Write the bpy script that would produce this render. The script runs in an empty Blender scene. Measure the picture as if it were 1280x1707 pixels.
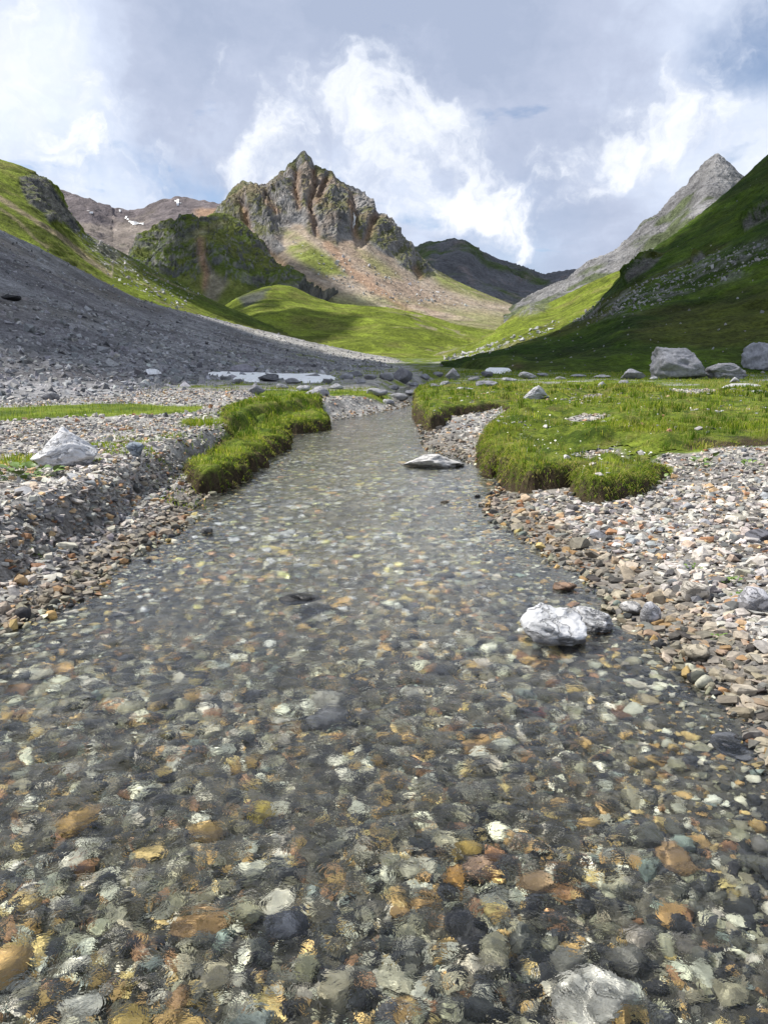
import bpy, bmesh, math, random
import numpy as np
from concurrent.futures import ThreadPoolExecutor
from mathutils import Vector, Matrix, Euler

R = math.radians
rng = np.random.default_rng(7)
random.seed(7)
SC = bpy.context.scene
COL = SC.collection

# ------------------------------------------------------------------ camera
PITCH = R(11.3); CAMZ = 1.5; F = 1282.0          # focal length in pixels of the 1280 x 1707 photograph
cd = bpy.data.cameras.new('camera'); cam = bpy.data.objects.new('camera', cd); COL.objects.link(cam)
cam.location = (0, 0, CAMZ); cam.rotation_euler = (R(90) - PITCH, 0, 0)
cd.sensor_fit = 'VERTICAL'; cd.angle = 2 * math.atan(853.5 / F)
cd.clip_start = 0.05; cd.clip_end = 20000
SC.camera = cam
SC.render.resolution_x = 767; SC.render.resolution_y = 1024

# ------------------------------------------------------------------ sun, sky, exposure
SUN_AZ = R(-76)      # bearing from straight ahead (+Y), negative = to the left
SUN_EL = R(54)
SUNDIR = np.array([math.sin(SUN_AZ) * math.cos(SUN_EL), math.cos(SUN_AZ) * math.cos(SUN_EL), math.sin(SUN_EL)])
sl = bpy.data.lights.new('sun', 'SUN'); sl.energy = 5.0; sl.angle = R(0.53); sl.color = (1.0, 0.955, 0.88)
sun = bpy.data.objects.new('sun', sl); COL.objects.link(sun)
sun.rotation_euler = Vector(SUNDIR).to_track_quat('Z', 'Y').to_euler()
vs = SC.view_settings
vs.view_transform = 'Standard'; vs.look = 'None'; vs.exposure = 0.45; vs.gamma = 1.0; vs.use_curve_mapping = False
cy = SC.cycles
cy.use_denoising = True; cy.max_bounces = 8; cy.transparent_max_bounces = 12
cy.diffuse_bounces = 3; cy.glossy_bounces = 3; cy.transmission_bounces = 6
cy.caustics_reflective = False; cy.caustics_refractive = True; cy.sample_clamp_indirect = 6
cy.use_adaptive_sampling = True; cy.adaptive_threshold = 0.012


def pdir(px, py):
    """world direction of a photograph pixel"""
    a = (px - 640) / F; b = (853.5 - py) / F
    c, s = math.cos(PITCH), math.sin(PITCH)
    return np.array([a, c + b * s, -s + b * c])


def at_y(px, py, y):
    d = pdir(px, py); return np.array([0, 0, CAMZ]) + d * (y / d[1])


def at_z(px, py, z):
    d = pdir(px, py); return np.array([0, 0, CAMZ]) + d * ((z - CAMZ) / d[2])


def proj(P):
    """photograph pixel of world points (n,3)"""
    P = np.asarray(P, float); x = P[..., 0]; y = P[..., 1]; z = P[..., 2] - CAMZ
    c, s = math.cos(PITCH), math.sin(PITCH)
    dep = y * c - z * s; up = y * s + z * c
    dep = np.where(dep < 1e-3, 1e-3, dep)
    return 640 + F * x / dep, 853.5 - F * up / dep


class NT:
    """tiny node-tree helper"""
    def __init__(s, tree):
        s.t = tree; s.n = tree.nodes; s.l = tree.links
    def node(s, typ, **kw):
        n = s.n.new(typ)
        for k, v in kw.items():
            setattr(n, k, v)
        return n
    def put(s, sock, v):
        if isinstance(v, bpy.types.NodeSocket): s.l.new(v, sock)
        elif v is not None: sock.default_value = v
    def math(s, op, a, b=None, c=None, clamp=False):
        n = s.node('ShaderNodeMath', operation=op, use_clamp=clamp)
        for i, v in enumerate((a, b, c)):
            if v is not None: s.put(n.inputs[i], v)
        return n.outputs[0]
    def vmath(s, op, a, b=None, scale=None):
        n = s.node('ShaderNodeVectorMath', operation=op)
        s.put(n.inputs[0], a)
        if b is not None: s.put(n.inputs[1], b)
        if scale is not None: s.put(n.inputs[3], scale)
        return n.outputs['Value'] if op in ('DOT_PRODUCT', 'LENGTH', 'DISTANCE') else n.outputs[0]
    def noise(s, vec, scale, detail=4, rough=0.55, dist=0.0, col=False):
        n = s.node('ShaderNodeTexNoise'); s.put(n.inputs['Vector'], vec)
        n.inputs['Scale'].default_value = scale; n.inputs['Detail'].default_value = detail
        n.inputs['Roughness'].default_value = rough; n.inputs['Distortion'].default_value = dist
        return n.outputs['Color' if col else 'Fac']
    def rng(s, v, a, b, c=0.0, d=1.0, smooth=False):
        n = s.node('ShaderNodeMapRange', clamp=True)
        if smooth: n.interpolation_type = 'SMOOTHSTEP'
        s.put(n.inputs[0], v)
        for i, k in enumerate((a, b, c, d)): s.put(n.inputs[i + 1], k)
        return n.outputs[0]
    def mix(s, f, a, b, blend='MIX'):
        n = s.node('ShaderNodeMix', data_type='RGBA', blend_type=blend)
        s.put(n.inputs[0], f); s.put(n.inputs[6], rgba(a)); s.put(n.inputs[7], rgba(b))
        return n.outputs[2]
    def bump(s, h, strength=0.5, dist=0.1, normal=None):
        n = s.node('ShaderNodeBump'); s.put(n.inputs['Height'], h)
        n.inputs['Strength'].default_value = strength; n.inputs['Distance'].default_value = dist
        if normal is not None: s.put(n.inputs['Normal'], normal)
        return n.outputs[0]


def rgba(c):
    if isinstance(c, (tuple, list)) and len(c) == 3: return (*c, 1.0)
    return c


# the sky: Nishita blue behind broken cloud
W = bpy.data.worlds.new('World'); SC.world = W; W.use_nodes = True; W.cycles.sampling_method = 'MANUAL'; W.cycles.sample_map_resolution = 512
w = NT(W.node_tree); w.n.clear()
tc = w.node('ShaderNodeTexCoord'); D = w.vmath('NORMALIZE', tc.outputs['Generated'])
sky = w.node('ShaderNodeTexSky', sky_type='NISHITA', sun_disc=False)
sky.sun_elevation = SUN_EL; sky.sun_rotation = SUN_AZ; sky.altitude = 2000; sky.air_density = 1.0; sky.dust_density = 0.3
blue = w.vmath('SCALE', sky.outputs[0], scale=0.10)
wob = w.vmath('SUBTRACT', w.noise(D, 4.0, 5, 0.6, col=True), (0.5, 0.5, 0.5))
wob2 = w.vmath('SUBTRACT', w.noise(D, 14.0, 5, 0.62, col=True), (0.5, 0.5, 0.5))
Dw = w.vmath('ADD', w.vmath('ADD', D, w.vmath('SCALE', wob, scale=0.22)), w.vmath('SCALE', wob2, scale=0.07))
sep = w.node('ShaderNodeSeparateXYZ'); w.l.new(D, sep.inputs[0])
zc = w.math('ADD', w.math('MAXIMUM', sep.outputs[2], 0.0), 0.16)
cmb = w.node('ShaderNodeCombineXYZ')
w.l.new(w.math('DIVIDE', sep.outputs[0], zc), cmb.inputs[0]); w.l.new(w.math('DIVIDE', sep.outputs[1], zc), cmb.inputs[1])
plane = cmb.outputs[0]


def blob(px, py, wid, amp):
    d = pdir(px, py); d = d / np.linalg.norm(d)
    dist = w.vmath('DISTANCE', Dw, tuple(d))
    return w.rng(dist, wid, 0.0, 0.0, amp, smooth=True)


n1 = w.noise(plane, 1.3, 6, 0.58, 0.25)
n2 = w.noise(Dw, 5.5, 6, 0.60, 0.2)
bright = w.math('MULTIPLY_ADD', w.math('SUBTRACT', n1, 0.5), 0.95, 0.42)
bright = w.math('MULTIPLY_ADD', w.math('SUBTRACT', n2, 0.5), 0.95, bright)
for b in ((10, 90, .22, .36), (330, 110, .17, -.36), (820, 90, .26, -.36), (640, 50, .20, -.22), (520, 20, .2, -.1), (900, 410, .17, -.30), (1000, 270, .22, .12), (690, 250, .2, .15)):
    bright = w.math('ADD', bright, blob(*b))
bright = w.math('MINIMUM', w.math('MAXIMUM', bright, 0.0), 1.0)
cr = w.node('ShaderNodeValToRGB'); w.l.new(bright, cr.inputs[0])
e = cr.color_ramp.elements
e[0].position = 0.0; e[0].color = (0.33, 0.385, 0.51, 1)
e[1].position = 1.0; e[1].color = (0.80, 0.81, 0.83, 1)
for p_, c_ in ((0.22, (0.405, 0.455, 0.58, 1)), (0.45, (0.51, 0.57, 0.70, 1)), (0.72, (0.66, 0.715, 0.81, 1))):
    q = e.new(p_); q.color = c_
# billows: domain-warped noise cut by a narrow threshold
billow = w.noise(Dw, 9.0, 9, 0.58, 0.35)
cum = w.math('MULTIPLY_ADD', w.math('SUBTRACT', billow, 0.5), 2.1, 0.15)
cum = w.math('MULTIPLY_ADD', w.math('SUBTRACT', n1, 0.5), 0.5, cum)
for b in ((265, 205, .14, .42), (430, 160, .10, .24), (690, 205, .11, .38), (560, 150, .11, .34), (640, 290, .11, .30), (800, 310, .14, .44), (1000, 240, .14, .32), (1240, 215, .14, .36), (960, 320, .11, .15), (1150, 180, .10, .15), (20, 60, .16, .25), (330, 100, .16, -.3), (820, 90, .24, -.3), (900, 420, .15, -.35)):
    cum = w.math('ADD', cum, blob(*b))
mask = w.rng(cum, .18, .62, 0, 1, smooth=True)
core = w.mix(w.rng(w.math('ADD', cum, w.math('MULTIPLY', w.math('SUBTRACT', n2, .5), .6)), .30, .95), (.55, .60, .70), (.98, .98, .98))
cloudc = w.mix(w.math('MULTIPLY', mask, .85), cr.outputs[0], core)
hole = w.rng(w.noise(plane, 2.6, 5, 0.55, 0.3), 0.60, 0.70, 0.0, 0.75)
for b in ((150, 245, .07, .55), (300, 295, .07, .6), (385, 300, .05, .7), (1265, 70, .09, .9), (830, 395, .13, .35)):
    hole = w.math('ADD', hole, blob(*b))
hole = w.math('MULTIPLY', w.math('MINIMUM', hole, 0.8), w.math('SUBTRACT', 1.0, mask))
skyc = w.mix(hole, cloudc, blue)
# towards the ground and below it the same pale grey air
bg = w.node('ShaderNodeBackground'); w.l.new(skyc, bg.inputs[0]); bg.inputs[1].default_value = 1.0
wo = w.node('ShaderNodeOutputWorld'); w.l.new(bg.outputs[0], wo.inputs[0])


# ------------------------------------------------------------------ noise in numpy
_perm = np.random.default_rng(3).permutation(256); _perm = np.concatenate([_perm, _perm, _perm])
_g = np.random.default_rng(4).normal(size=(256, 3)); _g /= np.linalg.norm(_g, axis=1)[:, None]
_perm = _perm.astype(np.int32); _gx, _gy, _gz = (np.ascontiguousarray(_g[:, k], np.float32) for k in range(3))
POOL = ThreadPoolExecutor(4)


def _perlin(P):
    P = P.astype(np.float32); fl = np.floor(P); i = fl.astype(np.int32) & 255; f = P - fl
    u = f * f * f * (f * (f * 6 - 15) + 10); v = 1 - u
    X0 = _perm[i[:, 0]]; X1 = _perm[(i[:, 0] + 1) & 255]; y0 = i[:, 1]; y1 = (y0 + 1) & 255; z0 = i[:, 2]; z1 = (z0 + 1) & 255
    fx, fy, fz = f[:, 0], f[:, 1], f[:, 2]; out = 0
    for hx, wx, ax in ((X0, v[:, 0], fx), (X1, u[:, 0], fx - 1)):
        for yy, wy, ay in ((y0, v[:, 1], fy), (y1, u[:, 1], fy - 1)):
            hy = _perm[hx + yy]; wxy = wx * wy
            for zz, wz, az in ((z0, v[:, 2], fz), (z1, u[:, 2], fz - 1)):
                h = _perm[hy + zz]
                out = out + wxy * wz * (_gx[h] * ax + _gy[h] * ay + _gz[h] * az)
    return out * 1.6


def perlin(P):
    n = len(P)
    if n < 20000: return _perlin(P)
    c = np.array_split(np.arange(n), 8)
    return np.concatenate(list(POOL.map(lambda q: _perlin(P[q[0]:q[-1] + 1]), c)))


def fbm(P, scale=1.0, oct=5, rough=0.5, lac=2.03, ridged=False):
    P = np.asarray(P, float)
    if P.ndim == 2 and P.shape[1] == 2: P = np.c_[P, np.zeros(len(P))]
    P = P * scale; a = 1.0; s = 0; tot = 0
    for k in range(oct):
        n = perlin(P + 17.3 * k)
        if ridged: n = 1 - 2 * np.abs(n)
        s = s + a * n; tot += a; a *= rough; P = P * lac
    return s / tot


def sstep(a, b, x):
    t = np.clip((x - a) / (b - a), 0, 1); return t * t * (3 - 2 * t)


def inpoly(x, y, poly):
    poly = np.asarray(poly, float); ins = np.zeros(x.shape, bool); n = len(poly)
    for k in range(n):
        x0, y0 = poly[k]; x1, y1 = poly[(k + 1) % n]
        if y0 == y1: continue
        c = ((y0 > y) != (y1 > y)) & (x < (x1 - x0) * (y - y0) / (y1 - y0) + x0)
        ins ^= c
    return ins


def linedist(x, y, pts, closed=False):
    pts = np.asarray(pts, float); best = np.full(x.shape, 1e18); n = len(pts)
    for k in range(n if closed else n - 1):
        ax, ay = pts[k]; bx, by = pts[(k + 1) % n]
        dx, dy = bx - ax, by - ay; L = dx * dx + dy * dy + 1e-12
        t = np.clip(((x - ax) * dx + (y - ay) * dy) / L, 0, 1)
        best = np.minimum(best, (x - ax - t * dx) ** 2 + (y - ay - t * dy) ** 2)
    return np.sqrt(best)


def sdpoly(x, y, poly):
    """signed distance, positive inside"""
    d = linedist(x, y, poly, True); return np.where(inpoly(x, y, poly), d, -d)


# ------------------------------------------------------------------ mesh and object helpers
def mesh_np(name, V, Fc, smooth=True, cols=None, mat=None):
    """V (n,3); Fc (m,3) or (m,4); cols (n,3) point colour attribute 'col'"""
    me = bpy.data.meshes.new(name); V = np.ascontiguousarray(V, np.float32); Fc = np.ascontiguousarray(Fc, np.int32)
    k = Fc.shape[1]
    me.vertices.add(len(V)); me.vertices.foreach_set('co', V.ravel())
    me.loops.add(Fc.size); me.loops.foreach_set('vertex_index', Fc.ravel())
    me.polygons.add(len(Fc)); me.polygons.foreach_set('loop_start', np.arange(0, Fc.size, k, dtype=np.int32))
    me.polygons.foreach_set('loop_total', np.full(len(Fc), k, np.int32))
    me.polygons.foreach_set('use_smooth', np.full(len(Fc), smooth, bool))
    if cols is not None:
        at = me.attributes.new('col', 'FLOAT_COLOR', 'POINT')
        at.data.foreach_set('color', np.c_[cols, np.ones(len(cols))].astype(np.float32).ravel())
    me.update(calc_edges=True)
    if mat: me.materials.append(mat)
    return me


def link(name, me, parent=None, label=None, cat=None, group=None, kind=None, loc=None):
    o = bpy.data.objects.new(name, me); COL.objects.link(o)
    if parent: o.parent = parent
    if loc is not None: o.location = loc
    for k, v in (('label', label), ('category', cat), ('group', group), ('kind', kind)):
        if v: o[k] = v
    return o


def grid_faces(nu, nv):
    """quads of a (nu rows, nv cols) grid"""
    i = np.arange(nu - 1)[:, None] * nv + np.arange(nv - 1)[None, :]
    return np.stack([i, i + 1, i + nv + 1, i + nv], -1).reshape(-1, 4)


def principled(name, rough=0.9, spec=0.2):
    m = bpy.data.materials.new(name); m.use_nodes = True
    t = NT(m.node_tree); b = t.n['Principled BSDF']
    b.inputs['Roughness'].default_value = rough; b.inputs['Specular IOR Level'].default_value = spec
    return m, t, b


def terrain_mat(name, fine, bump, bdist, contrast=0.5, rough=0.95):
    """zone colour from the surface attribute, grain and relief from noise"""
    m, t, b = principled(name, rough, 0.1)
    a = t.node('ShaderNodeAttribute', attribute_name='col')
    g = t.node('ShaderNodeTexCoord').outputs['Object']
    n1 = t.noise(g, fine, 6, 0.68); n2 = t.noise(g, fine * 0.17, 5, 0.6); n3 = t.noise(g, fine * 4.5, 3, 0.6)
    f = t.math('MULTIPLY', t.rng(n1, 0.28, 0.72, 1 - contrast, 1 + contrast), t.rng(n2, 0.3, 0.7, 1 - contrast * .55, 1 + contrast * .55))
    f = t.math('MULTIPLY', f, t.rng(n3, 0.3, 0.7, 1 - contrast * .8, 1 + contrast * .8))
    c = t.vmath('SCALE', a.outputs['Color'], scale=f)
    t.put(b.inputs['Base Color'], c)
    h = t.math('ADD', t.math('MULTIPLY', n3, .35), t.math('ADD', n1, t.math('MULTIPLY', n2, 2.0)))
    t.put(b.inputs['Normal'], t.bump(h, bump, bdist))
    return m

# ------------------------------------------------------------------ the mountains and hillsides
C_GRASS = np.array([0.150, 0.190, 0.024]); C_GRASSD = np.array([0.050, 0.080, 0.012]); C_STRAW = np.array([0.19, 0.175, 0.06])
C_ROCK = np.array([0.190, 0.180, 0.170]); C_SLATE = np.array([0.095, 0.097, 0.105]); C_TAN = np.array([0.330, 0.265, 0.205])
C_RUST = np.array([0.330, 0.190, 0.115]); C_LIME = np.array([0.245, 0.242, 0.245]); C_SCREE = np.array([0.245, 0.243, 0.250])
SAMPLES = []      # (points, pixel x, pixel y, shaded?) of every surface, for the shade of the clouds overhead


def lerp3(a, b, f):
    f = np.asarray(f)[:, None]; return a * (1 - f) + b * f


def curve3(pts, t):
    """world polyline given as (px, py, depth) sampled at pixel columns t"""
    pts = sorted(pts); xs = [p[0] for p in pts]
    W_ = np.array([at_y(*p) for p in pts])
    py = np.interp(t, xs, [p[1] for p in pts]); dy = np.exp(np.interp(t, xs, np.log([p[2] for p in pts])))
    return np.array([at_y(a, b, c) for a, b, c in zip(t, py, dy)])


def normals_grid(G):
    du = np.gradient(G, axis=0); dv = np.gradient(G, axis=1)
    n = np.cross(dv, du); n /= np.linalg.norm(n, axis=2)[..., None] + 1e-9
    n[n[..., 2] < 0] *= -1
    return n


def hill(name, label, ridge, foot, nu, nv, dispf, colf, mat, power=1.25, back=0.5, shade=None, jag=None, soften=3, crisp=False):
    """a hillside: rows run from its foot up to its crest and down the far side"""
    x0 = max(ridge[0][0], foot[0][0]); x1 = min(ridge[-1][0], foot[-1][0])
    t = np.linspace(x0, x1, nu)
    rd = curve3(ridge, t); ft = curve3(foot, t)
    def run(q, m): return np.convolve(np.pad(q, m, mode='edge'), np.ones(2 * m + 1) / (2 * m + 1), 'valid')
    crest = rd[:, 2] + (jag(rd, t) if jag is not None else 0); rd[:, 2] = run(rd[:, 2], nu // 30)
    nb = max(6, nv // 6)
    v = np.linspace(0, 1, nv)
    rows = []
    for vv in v:
        P = ft + (rd - ft) * vv
        vz = vv ** power
        P[:, 2] = ft[:, 2] + (rd[:, 2] - ft[:, 2]) * vz
        rows.append(P)
    span = rd - ft; hz = np.maximum(rd[:, 2] - ft[:, 2], 1.0)
    for k in range(1, nb + 1):
        q = k / nb; P = rd.copy()
        P[:, :2] += span[:, :2] / (np.linalg.norm(span[:, :2], axis=1)[:, None] + 1e-6) * (q * hz * 1.3)[:, None]
        P[:, 2] = rd[:, 2] - hz * (q ** 1.1) * 1.05
        rows.append(P)
    G = np.stack(rows, 0); nr = G.shape[0]
    vrow = np.concatenate([v, 1 + np.arange(1, nb + 1) / nb])
    N = normals_grid(G)
    P = G.reshape(-1, 3); px, py = proj(P); vv = np.repeat(vrow, nu)
    d = dispf(P, px, py, vv)
    P = P + N.reshape(-1, 3) * d[:, None]
    G = P.reshape(nr, nu, 3); tz = crest - CAMZ; td = np.hypot(rd[:, 0], rd[:, 1])
    el = ((G[..., 2] - CAMZ) / np.hypot(G[..., 0], G[..., 1])).max(0)       # keep the crest at its surveyed height
    k = np.where(el > .004, np.clip((tz / td) / np.maximum(el, 1e-4), .6, 1.5), 1.0); ks = run(run(k, nu // 14), nu // 14); kf = run(k / ks, soften)
    G[..., 2] = CAMZ + (G[..., 2] - CAMZ) * (1 + (ks - 1)[None, :] * sstep(0, .6, vrow)[:, None]) * (1 + (kf - 1)[None, :] * sstep(.84, .985, vrow)[:, None])
    P = G.reshape(-1, 3)
    N2 = normals_grid(P.reshape(nr, nu, 3)).reshape(-1, 3)
    px, py = proj(P)
    cols = colf(P, px, py, vv, N2, d)
    me = mesh_np(name, P, grid_faces(nr, nu), not crisp, np.clip(cols, 0.004, 0.9), mat)
    o = link(name, me, label=label, kind='structure')
    fr = vv <= 1.0
    s = np.zeros(fr.sum(), bool) if shade is None else shade(px[fr], py[fr])
    SAMPLES.append((P[fr], px[fr], py[fr], s))
    return dict(o=o, P=P[fr], N=N2[fr], px=px[fr], py=py[fr], G=P.reshape(nr, nu, 3)[:nv], cols=cols)


def edge(py_, px_, n):      # ragged zone boundary helper
    return py_ + n


# --- distant grey-brown mountain at the head of the left side valley
def d_far(P, px, py, v):
    return 40 * fbm(P, 1 / 420, 6, 0.55, ridged=True) - 12 + 10 * fbm(P * [1, 1, .4], 1 / 60, 4, 0.55, ridged=True) * sstep(.3, .8, v)
def c_farleft(P, px, py, v, N, d):
    n = fbm(P, 1 / 160, 5, 0.6); n2 = fbm(P * [1, 1, .5], 1 / 60, 5, .6)
    c = lerp3(np.array([.215, .185, .165]), np.array([.15, .13, .135]), sstep(-.15, .25, n + .5 * sstep(395, 335, py) - .15))
    c = lerp3(c, np.array([.10, .12, .04]), .55 * sstep(.1, .35, n2) * sstep(395, 430, py))
    c = lerp3(c, np.array([.34, .22, .14]), .8 * sstep(345, 352, py + 6 * n) * sstep(315, 335, px) * sstep(372, 358, py))
    return c * (1 + .5 * n2)[:, None]
M_far = terrain_mat('far_rock', 0.035, 0.9, 14, 0.35)
H_farleft = hill('far_mountain', 'distant bare grey-brown mountain ridge behind the green left slope',
    [(-260, 215, 2400), (0, 288, 2500), (60, 299, 2600), (85, 309, 2600), (120, 322, 2600), (150, 332, 2600), (185, 345, 2700), (212, 350, 2700), (232, 349, 2700), (262, 336, 2700),
     (285, 329, 2700), (300, 327, 2700), (330, 333, 2700), (368, 339, 2700), (420, 343, 2700), (560, 400, 2700)],
    [(-260, 470, 1500), (560, 530, 1500)], 240, 85, d_far, c_farleft, M_far, 1.35)

# --- dark ridge closing the valley on the far right
def c_farright(P, px, py, v, N, d):
    n = fbm(P, 1 / 170, 5, 0.6); n2 = fbm(P * [1, 1, .35], 1 / 70, 5, .6)
    c = lerp3(C_SLATE * 1.15, np.array([.06, .085, .03]), sstep(-.05, .3, n + .25 * sstep(765, 700, px)))
    c = lerp3(c, np.array([.16, .135, .13]), sstep(.05, .4, n2) * .8)
    return c * (1 + .35 * n2)[:, None]
H_farright = hill('far_mountain', 'dark slate-green ridge closing the far end of the valley',
    [(600, 440, 2300), (660, 425, 2300), (692, 412, 2300), (712, 402, 2300), (738, 402, 2300), (752, 396, 2300), (775, 401, 2300), (800, 417, 2350), (830, 431, 2400), (870, 446, 2500), (905, 457, 2600),
     (930, 452, 2600), (975, 446, 2600), (1010, 440, 2600), (1120, 430, 2600)],
    [(600, 535, 1400), (1120, 535, 1400)], 220, 75, d_far, c_farright, M_far, 1.3, shade=lambda x, y: np.ones(x.shape, bool))

# --- pale limestone peak on the right
def d_lime(P, px, py, v):
    Q = P @ np.array([[.8, .0, .6], [0, 1, 0], [-.6, 0, .8]]).T
    return 19 * fbm(Q * [1, 1, .35], 1 / 210, 7, 0.58, ridged=True) * sstep(0, .35, v) + 3.5 * fbm(P * [1, 1, .6], 1 / 25, 4, .6, ridged=True) - 8
def c_lime(P, px, py, v, N, d):
    n = fbm(P, 1 / 130, 5, 0.6)
    n2 = fbm(P * [1.2, 1, .4], 1 / 40, 5, .62)
    c = lerp3(C_LIME, C_LIME * [.62, .62, .64], sstep(-.25, .25, n + .3 * n2))
    c = lerp3(c, np.array([.075, .10, .03]), sstep(.05, .25, n + .35 * sstep(330, 420, py + (px - 1100) * .5) - .2) * .75)
    return c * (1 + .6 * n2)[:, None]
M_lime = terrain_mat('limestone', 0.07, 1.0, 9, 0.4)
def sh_lime(x, y): return (x > 985)
H_lime = hill('limestone_peak', 'pale grey limestone peak rising behind the dark right hillside',
    [(840, 520, 1250), (880, 495, 1250), (905, 482, 1250), (950, 461, 1280), (985, 431, 1300), (1012, 424, 1300), (1030, 414, 1320), (1062, 386, 1340), (1070, 370, 1350), (1095, 358, 1350), (1112, 343, 1370),
     (1130, 322, 1380), (1150, 304, 1390), (1162, 282, 1400), (1178, 269, 1400), (1188, 259, 1400), (1194, 253, 1400), (1203, 261, 1400), (1216, 272, 1400), (1235, 291, 1400), (1290, 330, 1400), (1420, 430, 1400)],
    [(840, 552, 700), (1420, 552, 700)], 330, 160, d_lime, c_lime, M_lime, 1.2, crisp=True)

# --- the main rocky peak
ROCKPOLY = [(300, 250), (760, 250), (760, 470), (722, 452), (712, 462), (700, 470), (690, 458), (676, 448), (664, 442), (655, 428), (640, 424), (622, 412), (606, 400), (594, 398), (585, 402), (572, 400), (562, 411), (548, 402),
            (530, 396), (514, 388), (500, 372), (488, 374), (478, 384), (470, 398), (474, 416), (462, 424), (446, 420), (430, 398), (414, 386), (404, 392), (385, 384), (368, 376), (300, 400)]
COUL = [[(497, 290), (494, 320), (499, 345)], [(522, 286), (524, 315), (516, 345), (522, 372), (528, 392)], [(545, 300), (528, 335)], [(584, 336), (590, 362), (592, 390), (600, 412)],
        [(408, 350), (414, 385), (440, 415), (470, 440)], [(625, 360), (614, 390), (604, 410)], [(692, 448), (700, 462)], [(446, 335), (462, 352)]]
def couldist(px, py):
    d = np.full(px.shape, 1e9)
    for c in COUL: d = np.minimum(d, linedist(px, py, c))
    return d
def d_peak(P, px, py, v):
    w_ = 7 * fbm(P, 1 / 45, 4)
    sd_ = sdpoly(px + w_, py + w_, ROCKPOLY); r = sstep(-3, 26, sd_); r1 = sstep(-3, 5, sd_)
    x, y, z = P[:, 0], P[:, 1], P[:, 2]
    flute = fbm(np.c_[x + .25 * z, z * .22 + 300, y * .08], 1 / 78, 5, .60, ridged=True)
    crag = fbm(np.c_[x, y * .5, z * .8], 1 / 42, 5, .66, ridged=True)
    gully = np.exp(-(couldist(px + w_ * .4, py) / 5.5) ** 2)
    top = sstep(1.0, .86, v)
    return r * (24 * flute + 15 * crag - 6) * (.14 + .86 * top) + r1 * 3.2 * fbm(P, 1 / 13, 3, .65, ridged=True) - gully * 15 * (.35 + .65 * r) + (1 - r1) * 1.6 * fbm(P, 1 / 50, 5, .6)
def c_peak(P, px, py, v, N, d):
    n = fbm(P, 1 / 110, 5, .6); n2 = fbm(P, 1 / 30, 5, .62); w_ = 7 * fbm(P, 1 / 45, 4)
    r = sstep(-4, 4, sdpoly(px + w_, py + w_, ROCKPOLY))
    flat = sstep(.42, .72, N[:, 2])
    rock = lerp3(C_ROCK * [1.25, 1.27, 1.32], C_SLATE * 1.1, sstep(-.15, .3, n2 + .4 * n))
    gr = np.clip(sstep(.0, .25, n + .5 * flat - .26 + .30 * sstep(470, 400, px)) * .8, 0, 1)
    rock = lerp3(rock, np.array([.105, .11, .035]), gr * sstep(.25, .6, N[:, 2]))
    cd_ = couldist(px + w_ * .5, py)
    rock = lerp3(rock, C_RUST * [.95, 1.08, 1.2], .7 * np.exp(-(cd_ / 5.5) ** 2))
    rock = lerp3(rock, np.array([.25, .185, .14]), .45 * sstep(.10, .40, fbm(P * [1, 1, .3], 1 / 60, 4) + .2 * sstep(350, 300, py)))
    fan = lerp3(C_TAN, C_TAN * [.86, .9, .95], sstep(-.2, .3, n2))
    fan = lerp3(fan, C_RUST * 1.12, .5 * sstep(14, 3, np.abs(linedist(px + w_, py, [(548, 408), (575, 440), (620, 475), (660, 505), (700, 525)]) + 2 * w_)))
    fan = lerp3(fan, np.array([.36, .265, .205]), .55 * sstep(10, -10, linedist(px, py, [(580, 405), (610, 440), (650, 470), (720, 510)]) - 16 + w_))
    g1 = sstep(-8, 8, sdpoly(px + 1.5 * w_, py + w_, [(470, 385), (490, 388), (520, 408), (556, 432), (575, 458), (545, 462), (505, 440), (478, 420)]))
    g2 = sstep(-10, 10, sdpoly(px + 2 * w_, py + w_, [(590, 412), (610, 420), (640, 440), (665, 462), (640, 462), (605, 440)]))
    g3 = sstep(-12, 18, py + w_ - (478 + .115 * (px - 470))) * sstep(470, 540, px) * .55
    g4 = sstep(-10, 10, sdpoly(px + w_, py + w_, [(690, 425), (760, 455), (860, 505), (800, 500), (735, 475), (715, 455)])) * .8
    g5 = sstep(-10, 10, sdpoly(px + w_, py + w_, [(380, 392), (405, 380), (440, 430), (470, 462), (520, 500), (420, 500), (370, 430)])) * .7
    g = np.clip(np.maximum.reduce([g1 * .85, g2 * .6, g3, g4, g5]) * sstep(-.35, .15, n + .25 * n2 + .1), 0, 1)
    fan = lerp3(fan, C_GRASS * .95, g)
    fan = lerp3(fan, C_TAN * [1.08, .98, .82], .8 * np.exp(-(linedist(px + w_ * .5, py, [(428, 405), (446, 425), (478, 445), (512, 470), (548, 488)]) / 6) ** 2))
    return (lerp3(fan, rock, r)) * (1 + .30 * n2)[:, None]
M_peak = terrain_mat('peak_rock', 0.06, 1.0, 7, 0.42)
SHADE_PEAK = [(380, 400), (418, 420), (452, 440), (488, 462), (540, 486), (590, 505), (650, 520), (720, 530), (700, 540), (380, 540)]
def jag_peak(rd, t):
    a = sstep(360, 400, t) * sstep(735, 690, t)
    return a * (11 * fbm(np.c_[t, t * 0, t * 0], 1 / 11, 4, .7, ridged=True) - 1)
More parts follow.
